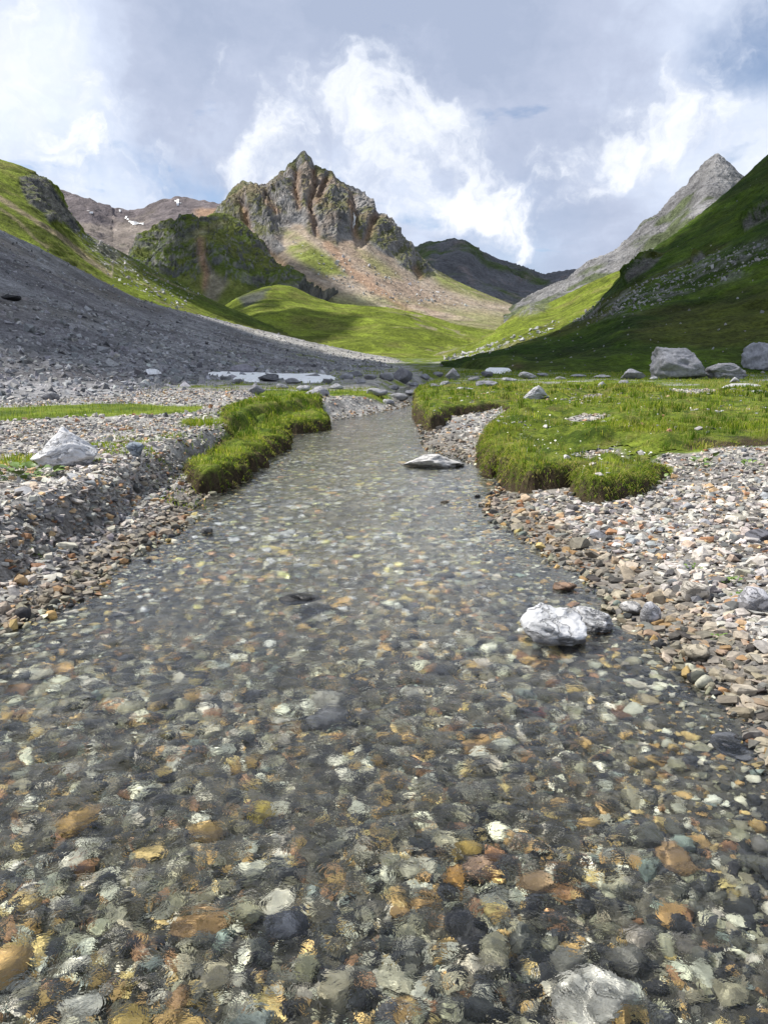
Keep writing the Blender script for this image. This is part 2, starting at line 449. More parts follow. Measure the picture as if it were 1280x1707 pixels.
H_peak = hill('rocky_peak', 'craggy pointed peak with rust gullies and tan scree fans at the valley centre',
    [(225, 470, 1300), (300, 405, 1300), (330, 385, 1320), (352, 362, 1340), (366, 345, 1350), (380, 334, 1350), (392, 318, 1360), (404, 309, 1370), (420, 307, 1370), (432, 314, 1380), (450, 309, 1400), (466, 296, 1420),
     (484, 281, 1440), (496, 269, 1450), (503, 259, 1450), (508, 256, 1450), (513, 260, 1450), (522, 276, 1450), (538, 288, 1450), (546, 290, 1450), (552, 291, 1450), (560, 302, 1450), (575, 313, 1450), (590, 319, 1450), (604, 326, 1450),
     (622, 346, 1440), (640, 368, 1430), (660, 392, 1420), (680, 412, 1410), (697, 432, 1400), (720, 446, 1390), (760, 468, 1370), (800, 486, 1350), (850, 506, 1330), (900, 530, 1300)],
    [(225, 545, 820), (900, 562, 820)], 450, 220, d_peak, c_peak, M_peak, 1.22, shade=lambda x, y: inpoly(x, y, SHADE_PEAK), jag=jag_peak, soften=1, crisp=True)

# --- the shaded knoll below it on the left
def d_knoll(P, px, py, v):
    return (30 * fbm(np.c_[P[:, 0] + .5 * P[:, 2], P[:, 2] * .25, P[:, 1] * .1] + 40, 1 / 120, 2, .5, ridged=True) - 10 + 12 * fbm(P * [1, .5, .5] + 40, 1 / 170, 2, .5) + 18 * fbm(P * [1, .6, .4], 1 / 75, 6, .62, ridged=True) + 8 * fbm(P * [1, 1, .6], 1 / 22, 4, .65, ridged=True)) * sstep(0, .2, v) * (.3 + .7 * sstep(1, .85, v))
def c_knoll(P, px, py, v, N, d):
    n = fbm(P, 1 / 80, 5, .6); n2 = fbm(P, 1 / 24, 5, .62); w_ = 6 * fbm(P, 1 / 40, 4)
    rk = sstep(.66, .44, N[:, 2] + .3 * n + .2 * n2)
    c = lerp3(lerp3(np.array([.080, .108, .022]), np.array([.135, .15, .042]), sstep(-.2, .3, n)), lerp3(C_SLATE * 1.2, C_ROCK * 1.2, sstep(-.1, .3, n2)), np.clip(rk + .6 * sstep(.1, .3, fbm(P + 70, 1 / 38, 4, .6)), 0, 1) * .9)
    c = lerp3(c, np.array([.25, .16, .11]), .9 * np.exp(-(linedist(px + w_, py, [(334, 400), (338, 430), (344, 455), (342, 478)]) / 7) ** 2))
    c = lerp3(c, np.array([.22, .19, .16]), .8 * sstep(-8, 6, sdpoly(px + w_, py + w_, [(352, 452), (380, 470), (360, 500), (335, 505), (345, 480)])))
    c = lerp3(c, np.array([.25, .23, .12]), .7 * np.exp(-(linedist(px + w_, py, [(375, 370), (345, 380), (325, 388)]) / 5) ** 2))
    return c * (1 + .35 * n2)[:, None]
H_knoll = hill('green_knoll', 'dark grassy knoll with rock bands and a rust gully below the peak',
    [(200, 470, 1050), (222, 440, 1050), (240, 415, 1060), (252, 395, 1080), (266, 381, 1090), (284, 370, 1100), (300, 367, 1110), (318, 362, 1120), (340, 361, 1140), (360, 354, 1180), (378, 356, 1200), (400, 368, 1200), (420, 386, 1190), (440, 412, 1170), (460, 438, 1140), (482, 466, 1100), (515, 492, 1060), (560, 511, 1000)],
    [(200, 520, 760), (330, 512, 760), (480, 508, 760), (560, 512, 990)], 280, 125, d_knoll, c_knoll, M_peak, 1.0, crisp=True, shade=lambda x, y: np.ones(x.shape, bool))

# --- the sunlit green swell at the foot of the peak
def d_swell(P, px, py, v):
    return (7 * fbm(P, 1 / 90, 5, .5) + 1.2 * fbm(P, 1 / 14, 4, .55)) * sstep(0, .15, v)
def grass_cols(P, s, lo=C_GRASSD * 1.2, hi=C_GRASS, straw=.45):
    n = fbm(P, 1 / (40 * s), 5, .6); n2 = fbm(P, 1 / (8 * s), 5, .62); n3 = fbm(P + 51, 1 / (22 * s), 4, .6)
    c = lerp3(lo, hi, sstep(-.25, .25, n + .5 * n2)); c = lerp3(c, C_STRAW, straw * sstep(.02, .35, n3))
    return c * (1 + .30 * n2)[:, None], n, n2
def c_swell(P, px, py, v, N, d):
    c, n, n2 = grass_cols(P, 1.3, C_GRASS * .75, C_GRASS * 1.2)
    k = sstep(-5, 4, sdpoly(px + 8 * n2, py + 5 * n, [(395, 496), (425, 488), (448, 482), (440, 495), (410, 510)]))
    c = lerp3(c, C_SLATE * .8, k * .85)
    c = lerp3(c, C_TAN * .95, .65 * sstep(.16, .34, fbm(P + 9, 1 / 26, 5, .65)) * sstep(600, 720, px))
    return c
M_hill = terrain_mat('alpine_turf', 0.55, 1.0, 1.7, 0.6)
SWELL_SH = [[(395, 532), (450, 542), (520, 564), (580, 582), (560, 588), (480, 575), (420, 556)], [(600, 524), (640, 517), (668, 524), (640, 530)], [(360, 505), (440, 480), (452, 492), (420, 520), (380, 528)]]
H_swell = hill('valley_slope', 'sunlit green rolling slope at the foot of the rocky peak',
    [(330, 535, 640), (360, 518, 650), (395, 498, 660), (430, 482, 680), (462, 474, 700), (490, 478, 700), (520, 494, 690), (560, 506, 680), (610, 510, 680), (650, 512, 690), (700, 522, 700), (750, 538, 710), (800, 548, 720), (850, 552, 720), (950, 556, 720)],
    [(330, 580, 380), (500, 596, 340), (640, 603, 300), (950, 604, 300)], 260, 90, d_swell, c_swell, M_hill, 1.0,
    shade=lambda x, y: np.logical_or.reduce([inpoly(x, y, p) for p in SWELL_SH]))

# --- the sunlit green slope at the right of the valley floor
def c_gr(P, px, py, v, N, d):
    c, n, n2 = grass_cols(P, 1.0, C_GRASS * .7, C_GRASS * 1.1, .6)
    k = sstep(-5, 4, sdpoly(px + 9 * n2, py + 5 * n, [(845, 522), (866, 503), (884, 492), (905, 500), (915, 512), (895, 524), (868, 528)]))
    c = lerp3(c, C_LIME * .8, k * (.35 + .5 * sstep(0, .2, n2)))
    k2 = sstep(.12, .3, fbm(P + 33, 1 / 9, 5, .65)) * sstep(560, 590, py + 10 * n)
    return lerp3(c, np.array([.34, .31, .25]), .75 * k2)
def d_gr(P, px, py, v):
    kn = np.exp(-((px - 882) / 22) ** 2 - ((py - 508) / 14) ** 2)
    return (6 * fbm(P, 1 / 70, 5, .5) + 1.0 * fbm(P, 1 / 10, 4, .55)) * sstep(0, .15, v) + kn * (8 + 6 * fbm(P, 1 / 9, 4, .6, ridged=True))
H_gr = hill('valley_slope', 'bright green spur with pale stones below the limestone peak',
    [(640, 604, 330), (700, 597, 360), (745, 585, 400), (790, 570, 440), (830, 545, 480), (852, 526, 500), (880, 512, 510), (915, 504, 520), (950, 488, 520), (985, 470, 520), (1020, 455, 520), (1045, 446, 520), (1120, 425, 520), (1300, 380, 520)],
    [(640, 612, 170), (760, 612, 170), (1300, 612, 170)], 260, 95, d_gr, c_gr, M_hill, 1.0,
    shade=lambda x, y: (inpoly(x, y, [(690, 598), (790, 566), (850, 545), (900, 540), (850, 560), (780, 590), (720, 604)]) & False))

# --- the green slope on the left, with its cliff
CLIFF = [(34, 296), (52, 290), (76, 292), (92, 315), (112, 345), (128, 365), (137, 385), (124, 388), (108, 372), (96, 368), (84, 372), (70, 352), (48, 340), (38, 320)]
CLIFF2 = [(155, 392), (185, 408), (205, 425), (196, 436), (172, 428), (158, 412)]
def d_left(P, px, py, v):
    w_ = 5 * fbm(P, 1 / 12, 3)
    k = sstep(-5, 5, sdpoly(px + w_, py + w_, CLIFF)); k2 = sstep(-5, 5, sdpoly(px + w_, py + w_, CLIFF2))
    return (4 * fbm(P, 1 / 60, 5, .5) + .8 * fbm(P, 1 / 9, 4, .55)) * sstep(0, .1, v) * (.4 + .6 * sstep(1, .85, v)) + (k + .4 * k2) * (-2.8 + 6.5 * fbm(P * [1, 1, .5], 1 / 18, 6, .64, ridged=True)) + .5 * fbm(P * [.22, .22, 1.9], 1 / 3.4, 3, .6) * sstep(0, .1, v)
def c_left(P, px, py, v, N, d):
    c, n, n2 = grass_cols(P, .8, C_GRASS * .62, C_GRASS * 1.12, .55)
    w_ = 6 * fbm(P, 1 / 12, 4)
    k = np.maximum(sstep(-3, 3, sdpoly(px + w_, py + w_, CLIFF)), .8 * sstep(-3, 3, sdpoly(px + w_, py + w_, CLIFF2)))
    rock = lerp3(np.array([.21, .20, .185]), C_SLATE * .75, sstep(-.15, .2, n2))
    c = lerp3(c, rock, k * np.clip(.45 + 1.2 * n2 + sstep(.9, .6, N[:, 2]), 0, 1))
    path = linedist(px + w_ * .3, py, [(-60, 300), (0, 330), (50, 362), (100, 393), (145, 430), (185, 458)])
    c = lerp3(c, np.array([.30, .24, .16]), .85 * sstep(6, 2, path + 2.5 * n2))
    path2 = linedist(px + w_ * .3, py, [(-60, 325), (0, 348), (30, 368), (60, 398), (80, 412)])
    c = lerp3(c, np.array([.27, .22, .14]), .6 * sstep(4, 1, path2 + 3 * n2))
    tr = linedist(px, py, [(184, 442), (192, 432), (188, 446), (186, 462)])
    c = lerp3(c, np.array([.36, .31, .22]), .8 * sstep(2.2, .8, tr))
    st = sstep(.05, .25, fbm(P + 5, 1 / 3.0, 4, .7)) * sstep(26, 6, linedist(px, py, [(150, 395), (175, 430), (215, 445)]))
    c = lerp3(c, np.array([.36, .34, .30]), .8 * st)
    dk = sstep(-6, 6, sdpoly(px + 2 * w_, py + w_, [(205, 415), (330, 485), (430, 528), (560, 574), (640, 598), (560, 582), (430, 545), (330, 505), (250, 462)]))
    c = lerp3(c, c * [.62, .72, .7], dk)  # shaded band below the crest, its shade also put into the grass colour
    for a in ([(215, 462), (275, 490)], [(240, 452), (330, 492)], [(260, 500), (300, 515)]):
        c = lerp3(c, np.array([.27, .23, .14]), .5 * sstep(3, 1, linedist(px + w_ * .4, py, a) + 3 * np.abs(n2)))
    return c
SH_LEFT = [(196, 414), (330, 484), (430, 526), (560, 572), (640, 596), (570, 588), (440, 552), (330, 512), (262, 478), (215, 442)]
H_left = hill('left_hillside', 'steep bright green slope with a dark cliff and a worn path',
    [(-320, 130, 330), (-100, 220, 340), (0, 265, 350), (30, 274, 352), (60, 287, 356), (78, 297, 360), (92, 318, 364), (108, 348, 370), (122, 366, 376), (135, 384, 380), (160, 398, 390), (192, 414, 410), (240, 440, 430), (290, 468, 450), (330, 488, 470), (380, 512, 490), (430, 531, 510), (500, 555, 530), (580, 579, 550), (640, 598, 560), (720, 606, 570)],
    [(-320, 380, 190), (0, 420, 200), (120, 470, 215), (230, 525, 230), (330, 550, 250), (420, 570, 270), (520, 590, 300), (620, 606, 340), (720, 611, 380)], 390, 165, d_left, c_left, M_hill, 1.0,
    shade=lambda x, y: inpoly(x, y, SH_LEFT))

# --- the grey scree slope on the left
def d_scree(P, px, py, v):
    return (1.6 * fbm(P, 1 / 34, 5, .5) + .35 * fbm(P, 1 / 4.0, 4, .6)) * sstep(0, .12, v) + .10 * fbm(P, 1 / .9, 3, .6)
def c_scree(P, px, py, v, N, d):
    n = fbm(P, 1 / 18, 5, .6); n2 = fbm(P, 1 / 2.2, 5, .65)
    c = lerp3(C_SCREE * 1.05, C_SCREE * [.66, .64, .66], sstep(-.25, .3, n))
    c = lerp3(c, np.array([.17, .15, .125]), .65 * sstep(-.1, .25, fbm(P * [1, .35, 1] + 77, 1 / 26, 5, .6)) * sstep(640, 540, py))
    c = c * (1 + .75 * fbm(np.c_[P[:, 0] * .3 + P[:, 1] * .9, P[:, 0] * .12, P[:, 2] * 0], 1 / 9, 4, .6))[:, None]
    g = sstep(.08, .28, fbm(P + 20, 1 / 7, 5, .6)) * sstep(-16, 10, sdpoly(px, py, [(360, 590), (480, 590), (620, 600), (700, 612), (640, 618), (480, 612), (400, 606)]))
    c = lerp3(c, C_GRASS * .8, g * .9)
    c = lerp3(c, np.array([.42, .40, .36]), .6 * sstep(-6, 6, sdpoly(px, py + 6 * n, [(400, 545), (470, 560), (560, 580), (700, 605), (640, 606), (540, 590), (470, 577)])))  # sunlit strip of the scree, lightened in the colour as well
    return c * (1 + .5 * n2)[:, None]
M_scree = terrain_mat('scree_rock', 1.6, 1.0, 0.35, 0.55)
SCREE_LIT = [(395, 545), (470, 556), (560, 572), (720, 600), (720, 612), (620, 603), (560, 598), (500, 585), (440, 566)]
SCREE_FOOT = [(-320, 702, 13.0), (-100, 688, 15.5), (0, 680, 18), (200, 672, 20.5), (330, 664, 25), (420, 652, 31), (500, 640, 40), (580, 630, 52), (660, 620, 75), (740, 611, 140)]
H_scree = hill('scree_slope', 'dark grey scree slope spreading down the left side of the valley',
    [(-320, 235, 125), (-100, 335, 130), (0, 383, 138), (60, 410, 146), (120, 442, 155), (180, 473, 165), (230, 498, 175), (285, 514, 190), (330, 524, 205), (420, 547, 235), (520, 570, 270), (620, 592, 310), (700, 605, 340), (740, 608, 350)],
    SCREE_FOOT, 390, 210, d_scree, c_scree, M_scree, 1.3, shade=lambda x, y: ~inpoly(x, y, SCREE_LIT) & (y < 655) & ~inpoly(x, y, [(285, 602), (620, 604), (650, 662), (285, 662)]))

# --- the dark green hillside on the right
STONEBAND = [(940, 540), (985, 505), (1040, 485), (1110, 455), (1180, 425), (1290, 395), (1290, 430), (1200, 470), (1120, 500), (1050, 520)]
OUTCROPS = [[(1040, 460), (1058, 432), (1085, 418), (1105, 425), (1090, 445), (1060, 462), (1046, 472)], [(1235, 370), (1262, 345), (1300, 320), (1300, 352), (1262, 372), (1240, 385)], [(1150, 432), (1168, 418), (1175, 428), (1158, 440)]]
def d_right(P, px, py, v):
    w_ = 4 * fbm(P, 1 / 10, 3); k = 0
    for o_ in OUTCROPS: k = np.maximum(k, sstep(-4, 5, sdpoly(px + w_, py + w_, o_)))
    return (3.2 * fbm(P, 1 / 45, 5, .5) + .7 * fbm(P, 1 / 7, 4, .55)) * sstep(0, .12, v) * (.35 + .65 * sstep(1, .85, v)) + k * (-1.4 + 4.2 * fbm(P * [1, 1, .6], 1 / 11, 5, .64, ridged=True)) + .42 * fbm(P * [.22, .22, 1.9], 1 / 2.6, 3, .6) * sstep(0, .1, v)
def c_right(P, px, py, v, N, d):
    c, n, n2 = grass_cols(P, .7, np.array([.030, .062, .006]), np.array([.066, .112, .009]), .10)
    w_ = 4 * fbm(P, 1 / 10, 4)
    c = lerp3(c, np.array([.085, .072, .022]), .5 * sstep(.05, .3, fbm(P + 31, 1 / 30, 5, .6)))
    for o_ in OUTCROPS:
        k = sstep(-3, 3, sdpoly(px + w_, py + w_, o_)) * sstep(-.2, .15, n2 + .1)
        c = lerp3(c, np.array([.15, .14, .14]), k * .85)
    sb = sstep(-14, 14, sdpoly(px + 2 * w_, py + w_, STONEBAND)) * sstep(-.02, .22, fbm(P * [1, 1, 1], 1 / 5.5, 5, .65))
    c = lerp3(c, np.array([.22, .215, .215]), .7 * sb)
    c = lerp3(c, np.array([.15, .10, .06]), .6 * np.exp(-((px - 862) / 12) ** 2 - ((py - 610) / 5) ** 2))
    return c
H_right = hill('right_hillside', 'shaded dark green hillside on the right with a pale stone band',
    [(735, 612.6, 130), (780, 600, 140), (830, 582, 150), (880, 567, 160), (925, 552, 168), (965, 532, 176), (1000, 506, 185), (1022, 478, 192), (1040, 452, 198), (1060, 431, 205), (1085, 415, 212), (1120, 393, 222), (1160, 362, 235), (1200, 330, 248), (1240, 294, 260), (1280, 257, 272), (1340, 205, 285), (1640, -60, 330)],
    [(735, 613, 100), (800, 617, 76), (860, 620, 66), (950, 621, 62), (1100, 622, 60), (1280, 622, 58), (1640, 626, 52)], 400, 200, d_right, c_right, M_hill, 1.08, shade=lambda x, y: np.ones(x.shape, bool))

# ------------------------------------------------------------------ the near ground: stream channel, gravel banks, meadow
def wz(pts, z=0.0): return [tuple(at_z(a, b, z)[:2]) for a, b in pts]
L_EDGE = wz([(-330, 1210), (-120, 1100), (0, 1052), (60, 1030), (100, 1014), (152, 992), (160, 972), (190, 945), (262, 908), (300, 885), (318, 868), (322, 850), (345, 826), (372, 803), (398, 787), (430, 769), (466, 748), (484, 722),
             (545, 703), (600, 694), (636, 687), (668, 681), (684, 674), (668, 665), (652, 658), (668, 648), (706, 638), (738, 628)])
R_EDGE = wz([(748, 628), (722, 638), (688, 648), (676, 657), (694, 663), (704, 672), (694, 680), (690, 688), (696, 702), (702, 724), (704, 744), (735, 757), (782, 772), (818, 784), (840, 798), (830, 818), (808, 842), (828, 868), (868, 890),
             (905, 922), (930, 942), (972, 955), (988, 985), (1010, 1010), (1046, 1040), (1085, 1070), (1110, 1094), (1150, 1124), (1185, 1150), (1225, 1192), (1262, 1244), (1300, 1292), (1400, 1430), (1520, 1640)])
STREAM = [(-3.4, -8)] + L_EDGE + R_EDGE + [(1.9, -8)]
TURF_R = wz([(692, 668), (690, 688), (700, 700), (716, 711), (738, 706), (752, 697), (790, 694), (836, 690), (846, 698), (822, 716), (806, 740), (802, 764), (812, 782), (836, 778), (846, 800), (880, 812), (955, 808), (972, 830), (1000, 836), (1062, 828), (1106, 804), (1136, 782), (1190, 766), (1290, 768), (1420, 780), (2100, 760), (2600, 690), (2300, 648), (690, 648), (688, 656)], 0.12)
TURF_L = wz([(548, 700), (543, 707), (500, 712), (476, 714), (474, 736), (452, 746), (436, 760), (404, 782), (372, 800), (346, 806), (322, 800), (316, 786), (350, 768), (378, 745), (372, 722), (385, 704), (420, 692), (480, 681), (535, 682)], 0.12)
TURF_BACK = wz([(-700, 715), (0, 706), (120, 700), (330, 690), (345, 680), (200, 674), (0, 681), (-700, 690)], 0.4)
TURF_MID = wz([(425, 668), (470, 672), (560, 668), (650, 664), (655, 656), (560, 648), (470, 652), (420, 658)], 0.3)
GRAVEL_PATCH = [wz(p, 0.42) for p in ([(925, 690), (960, 684), (1010, 684), (1016, 690), (960, 694)], [(942, 728), (960, 722), (1030, 722), (1044, 732), (1040, 740), (985, 740), (950, 736)],
                [(1080, 740), (1110, 732), (1170, 734), (1205, 736), (1196, 746), (1150, 750), (1100, 748)], [(1110, 650), (1150, 640), (1220, 640), (1190, 652), (1150, 658)], [(950, 660), (1000, 655), (1020, 660), (980, 664)])]


def stream_sd(x, y): return sdpoly(x, y, STREAM)


def ground_z(x, y):
    x = np.asarray(x, float); y = np.asarray(y, float)
    s = stream_sd(x, y); d = np.maximum(-s, 0)
    P = np.c_[x, y, np.zeros_like(x)]
    n = fbm(P, .9, 4, .5); n2 = fbm(P + 9, 3.5, 3, .5)
    cx = np.interp(y, [0, 4, 8, 13, 24, 60], [-.5, -.3, -.4, -.35, .5, 3])
    left = x < cx
    dl = d + .22 * n * sstep(0, .5, d)
    hl = .10 * sstep(0, .45, dl) + .36 * sstep(.46, .80, dl) + .05 * n * sstep(.3, 1, d) - .03 * sstep(1.0, 3.0, d)
    hr = .085 * sstep(0, .7, d) + .24 * sstep(.5, 4.2, d) + .05 * n * sstep(.2, 1, d)
    # by 25 m both sides are one flat meadow
    far = sstep(14, 28, y)
    h = np.where(left, hl, hr) * (1 - far) + far * (.40 * sstep(0, 1.1, d) + .05 * n * sstep(.3, 1.5, d))
    bed = -.04 - .19 * sstep(0, .75, s) + .035 * n + .012 * n2
    bed = bed - .05 * sstep(.6, 1.5, s) * sstep(7, 3, y)
    z = np.where(s > 0, bed * sstep(0, .12, s), h)
    z = z + .012 * n2 * sstep(0, .3, d)
    r = np.hypot(x, y)
    return z + sstep(90, 900, r) * 6.0 - sstep(1500, 6000, r) * 60


def hit_ground(px, py, lo=0.8, hi=140, extra=0.0):
    """where the sight line of a photograph pixel meets the near ground"""
    d = pdir(px, py); ts = np.exp(np.linspace(math.log(lo), math.log(hi), 260)) / d[1]
    Q = np.array([0, 0, CAMZ])[None] + d[None] * ts[:, None]
    below = Q[:, 2] < ground_z(Q[:, 0], Q[:, 1]) + extra
    k = int(np.argmax(below)) if below.any() else len(ts) - 1
    p = Q[k]; return np.array([p[0], p[1], ground_z(p[:1], p[1:2])[0]])


# one sheet, finer towards the standpoint and ahead
ang = np.concatenate([np.linspace(-180, -42, 24, endpoint=False), np.linspace(-42, 42, 270), np.linspace(42, 180, 25)[1:]])
rad = np.concatenate([np.linspace(.15, 1.2, 12, endpoint=False), np.geomspace(1.2, 30, 230, endpoint=False), np.geomspace(30, 120, 60, endpoint=False), np.geomspace(120, 9000, 40)])
A_, Rr = np.meshgrid(np.radians(ang), rad)
gx = (np.sin(A_) * Rr).ravel(); gy = (np.cos(A_) * Rr).ravel(); gz = ground_z(gx, gy)
gP = np.c_[gx, gy, gz]; gs = stream_sd(gx, gy)


def turf_mask(x, y):
    m = np.maximum.reduce([sdpoly(x, y, TURF_R), sdpoly(x, y, TURF_L), sdpoly(x, y, TURF_BACK), sdpoly(x, y, TURF_MID)])
    for g in GRAVEL_PATCH: m = np.minimum(m, -sdpoly(x, y, g))
    return m


tm = turf_mask(gx, gy)
nn = fbm(gP, .5, 5, .6); nf = fbm(gP, 4.0, 5, .65); nb = fbm(gP, .08, 4, .6)
grav = lerp3(np.array([.33, .32, .305]), np.array([.16, .155, .15]), sstep(-.25, .3, nf))
soil = np.array([.075, .062, .048])
grav = lerp3(grav, soil * 1.2, sstep(.45, .12, gz) * .55 * (gy < 15))
turfc = lerp3(C_GRASSD * 1.1, C_GRASS * .9, sstep(-.3, .3, nn + .4 * nf)); turfc = lerp3(turfc, C_STRAW * .8, .4 * sstep(0, .35, nb + .3 * nn))
gm = np.where(gy < 27, sstep(-.05, .08, tm + .10 * nf), np.where(gx > np.interp(gy, [27, 60, 120], [1.0, 3, 4]), sstep(-.32, -.05, nn + .45 * nb), sstep(-.02, .3, nn + .35 * nb)))
gm = np.maximum(gm, sstep(120, 260, Rr.ravel()) * .8)
gc = lerp3(grav, turfc, gm)
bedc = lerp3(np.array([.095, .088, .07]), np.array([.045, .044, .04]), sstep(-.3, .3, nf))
bedc = bedc * (1 + 1.4 * sstep(3.0, 7.5, gy))[:, None]  # bed colour raised upstream in place of silvery sky light on the water
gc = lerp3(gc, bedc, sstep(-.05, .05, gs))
M_ground = terrain_mat('ground_gravel_turf', 9.0, 0.9, 0.03, 0.5)
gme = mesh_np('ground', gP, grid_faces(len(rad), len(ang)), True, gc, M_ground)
ground = link('ground', gme, label='valley floor of pale gravel banks and alpine meadow', kind='structure')
near = (np.abs(gx) < gy * .62) & (gy > 1.0) & (gy < 75)
gpx, gpy = proj(gP[near]); SAMPLES.append((gP[near], gpx, gpy, (gP[near][:, 1] > 37) & ~inpoly(gpx, gpy, [(285, 602), (620, 604), (650, 662), (285, 662)])))

# ------------------------------------------------------------------ stones
def hull_stone(seed, n=15, flat=.5, ang_=.35):
    r_ = np.random.default_rng(seed); p = r_.normal(size=(n, 3)); p /= np.linalg.norm(p, axis=1)[:, None]
    p = np.sign(p) * np.abs(p) ** (1 - ang_); p *= r_.uniform(.82, 1.06, (n, 1)); p *= [1, r_.uniform(.5, .82), flat * r_.uniform(.7, 1.2)]
    bm = bmesh.new()
    for q in p: bm.verts.new(q)
    bmesh.ops.convex_hull(bm, input=bm.verts[:])
    for v in [v for v in bm.verts if not v.link_faces]: bm.verts.remove(v)
    bmesh.ops.triangulate(bm, faces=bm.faces[:]); bm.normal_update(); bm.verts.index_update()
    V = np.array([v.co[:] for v in bm.verts]); T = np.array([[v.index for v in f.verts] for f in bm.faces]); bm.free()
    V -= V.mean(0); V /= np.abs(V[:, 0]).max(); return V, T


def round_stone(seed, flat=.6, sub=2, amp=.22, facets=6):
    r_ = np.random.default_rng(seed); bm = bmesh.new(); bmesh.ops.create_icosphere(bm, subdivisions=sub, radius=1)
    V = np.array([v.co[:] for v in bm.verts]); T = np.array([[v.index for v in f.verts] for f in bm.faces]); bm.free()
    for k in range(facets):                                  # worn flats
        a = r_.normal(size=3); a /= np.linalg.norm(a); h = r_.uniform(.48, .80); q = V @ a; V = V - np.outer(np.maximum(q - h, 0) * .95, a)
    V = V * (1 + amp * fbm(V + seed * 3.1, 1.1, 3, .5))[:, None] * [1, r_.uniform(.62, .88), flat * r_.uniform(.8, 1.2)]
    V -= V.mean(0); V /= np.abs(V[:, 0]).max(); return V, T


SLABS = [hull_stone(100 + k, 15 + k % 5, [.20, .30, .38, .5][k % 4], .42) for k in range(24)]
PEBBLES = [round_stone(200 + k, [.45, .6, .75][k % 3], 2, .42, 14) for k in range(16)]
CHIPS = [hull_stone(500 + k, 8, [.3, .4, .5, .65][k % 4], .35) for k in range(16)]
BLOCKS = [hull_stone(300 + k, 13 + k % 4, [.5, .65, .8][k % 3], .3) for k in range(16)]
RUBBLE = [hull_stone(400 + k, 8, [.6, .75, .9][k % 3], .2) for k in range(10)]


def stone_mat(name, single):
    m, t, b = principled(name, 0.72, 0.35)
    if single: c = t.node('ShaderNodeObjectInfo').outputs['Color']
    else: c = t.node('ShaderNodeAttribute', attribute_name='col').outputs['Color']
    pos = t.node('ShaderNodeNewGeometry').outputs['Position']
    n1 = t.noise(pos, 38, 5, .65); n2 = t.noise(pos, 11, 3, .6, .8)
    c = t.vmath('SCALE', c, scale=t.math('MULTIPLY', t.rng(n1, .25, .75, .62, 1.35), t.rng(n2, .3, .7, .75, 1.22)))
    t.put(b.inputs['Base Color'], c)
    t.put(b.inputs['Normal'], t.bump(t.math('ADD', n1, n2), .55, .012))
    return m


M_stone1 = stone_mat('stone_single', True); M_stoneN = stone_mat('stone_gravel', False)
DRY = np.array([[.42, .40, .375], [.34, .33, .315], [.24, .235, .235], [.21, .225, .245], [.085, .085, .09], [.37, .26, .15], [.29, .16, .09], [.38, .31, .255], [.30, .285, .24]])
DRY_P = np.array([.26, .19, .15, .08, .10, .06, .03, .07, .06])
WET = np.array([[.29, .275, .195], [.12, .118, .10], [.04, .042, .046], [.48, .32, .13], [.64, .62, .50], [.33, .19, .10], [.20, .235, .205], [.42, .395, .32], [.56, .43, .18]])
WET_P = np.array([.21, .15, .20, .10, .14, .06, .03, .07, .05])


def rotmats(yaw, tx, ty):
    cz, sz = np.cos(yaw), np.sin(yaw); cx, sx = np.cos(tx), np.sin(tx); cyy, sy = np.cos(ty), np.sin(ty); o = np.zeros_like(cz); l = o + 1
    Rz = np.stack([np.stack([cz, -sz, o], -1), np.stack([sz, cz, o], -1), np.stack([o, o, l], -1)], -2)
    Rx = np.stack([np.stack([l, o, o], -1), np.stack([o, cx, -sx], -1), np.stack([o, sx, cx], -1)], -2)
    Ry = np.stack([np.stack([cyy, o, sy], -1), np.stack([o, l, o], -1), np.stack([-sy, o, cyy], -1)], -2)
    return Rz @ Ry @ Rx


def stones_mesh(name, pos, size, cols, protos, mat, tilt=.3, smooth=False, rr=rng, pick=None, rots=None):
    """many stones joined into one mesh"""
    n = len(pos); pick = rr.integers(0, len(protos), n) if pick is None else pick
    Rm = rotmats(rr.uniform(0, 6.28, n), rr.normal(0, tilt, n), rr.normal(0, tilt, n)) if rots is None else rots
    Vs, Ts, Cs, off = [], [], [], 0
    for k, (V, T) in enumerate(protos):
        q = np.where(pick == k)[0]
        if not len(q): continue
        P = np.einsum('nij,vj->nvi', Rm[q], V) * size[q][:, None, None] + pos[q][:, None, :]
        Vs.append(P.reshape(-1, 3)); Ts.append((T[None] + (np.arange(len(q)) * len(V))[:, None, None]).reshape(-1, 3) + off)
        Cs.append(np.repeat(cols[q], len(V), 0)); off += len(q) * len(V)
    return mesh_np(name, np.concatenate(Vs), np.concatenate(Ts), smooth, np.concatenate(Cs), mat)


PROTO_ME = {}
def proto_mesh(kind, k):
    if (kind, k) not in PROTO_ME:
        V, T = {'slab': SLABS, 'pebble': PEBBLES, 'block': BLOCKS}[kind][k]
        PROTO_ME[kind, k] = mesh_np('stone', V, T, kind == 'pebble', None, M_stone1)
    return PROTO_ME[kind, k]


def palette(n, cols, p, rr=rng): return cols[rr.choice(len(cols), n, p=p / p.sum())] * rr.uniform(.78, 1.2, (n, 1)) * rr.uniform(.96, 1.04, (n, 3))


def scatter(area, dens_near, rr, keep):
    """random ground points in view between two distances, thinned with distance; area=(x0,x1,y0,y1)"""
    x0, x1, y0, y1 = area; n = int((x1 - x0) * (y1 - y0) * dens_near)
    x = rr.uniform(x0, x1, n); y = rr.uniform(y0, y1, n)
    k = (np.abs(x) < .62 * y + .9) & keep(x, y); return x[k], y[k]


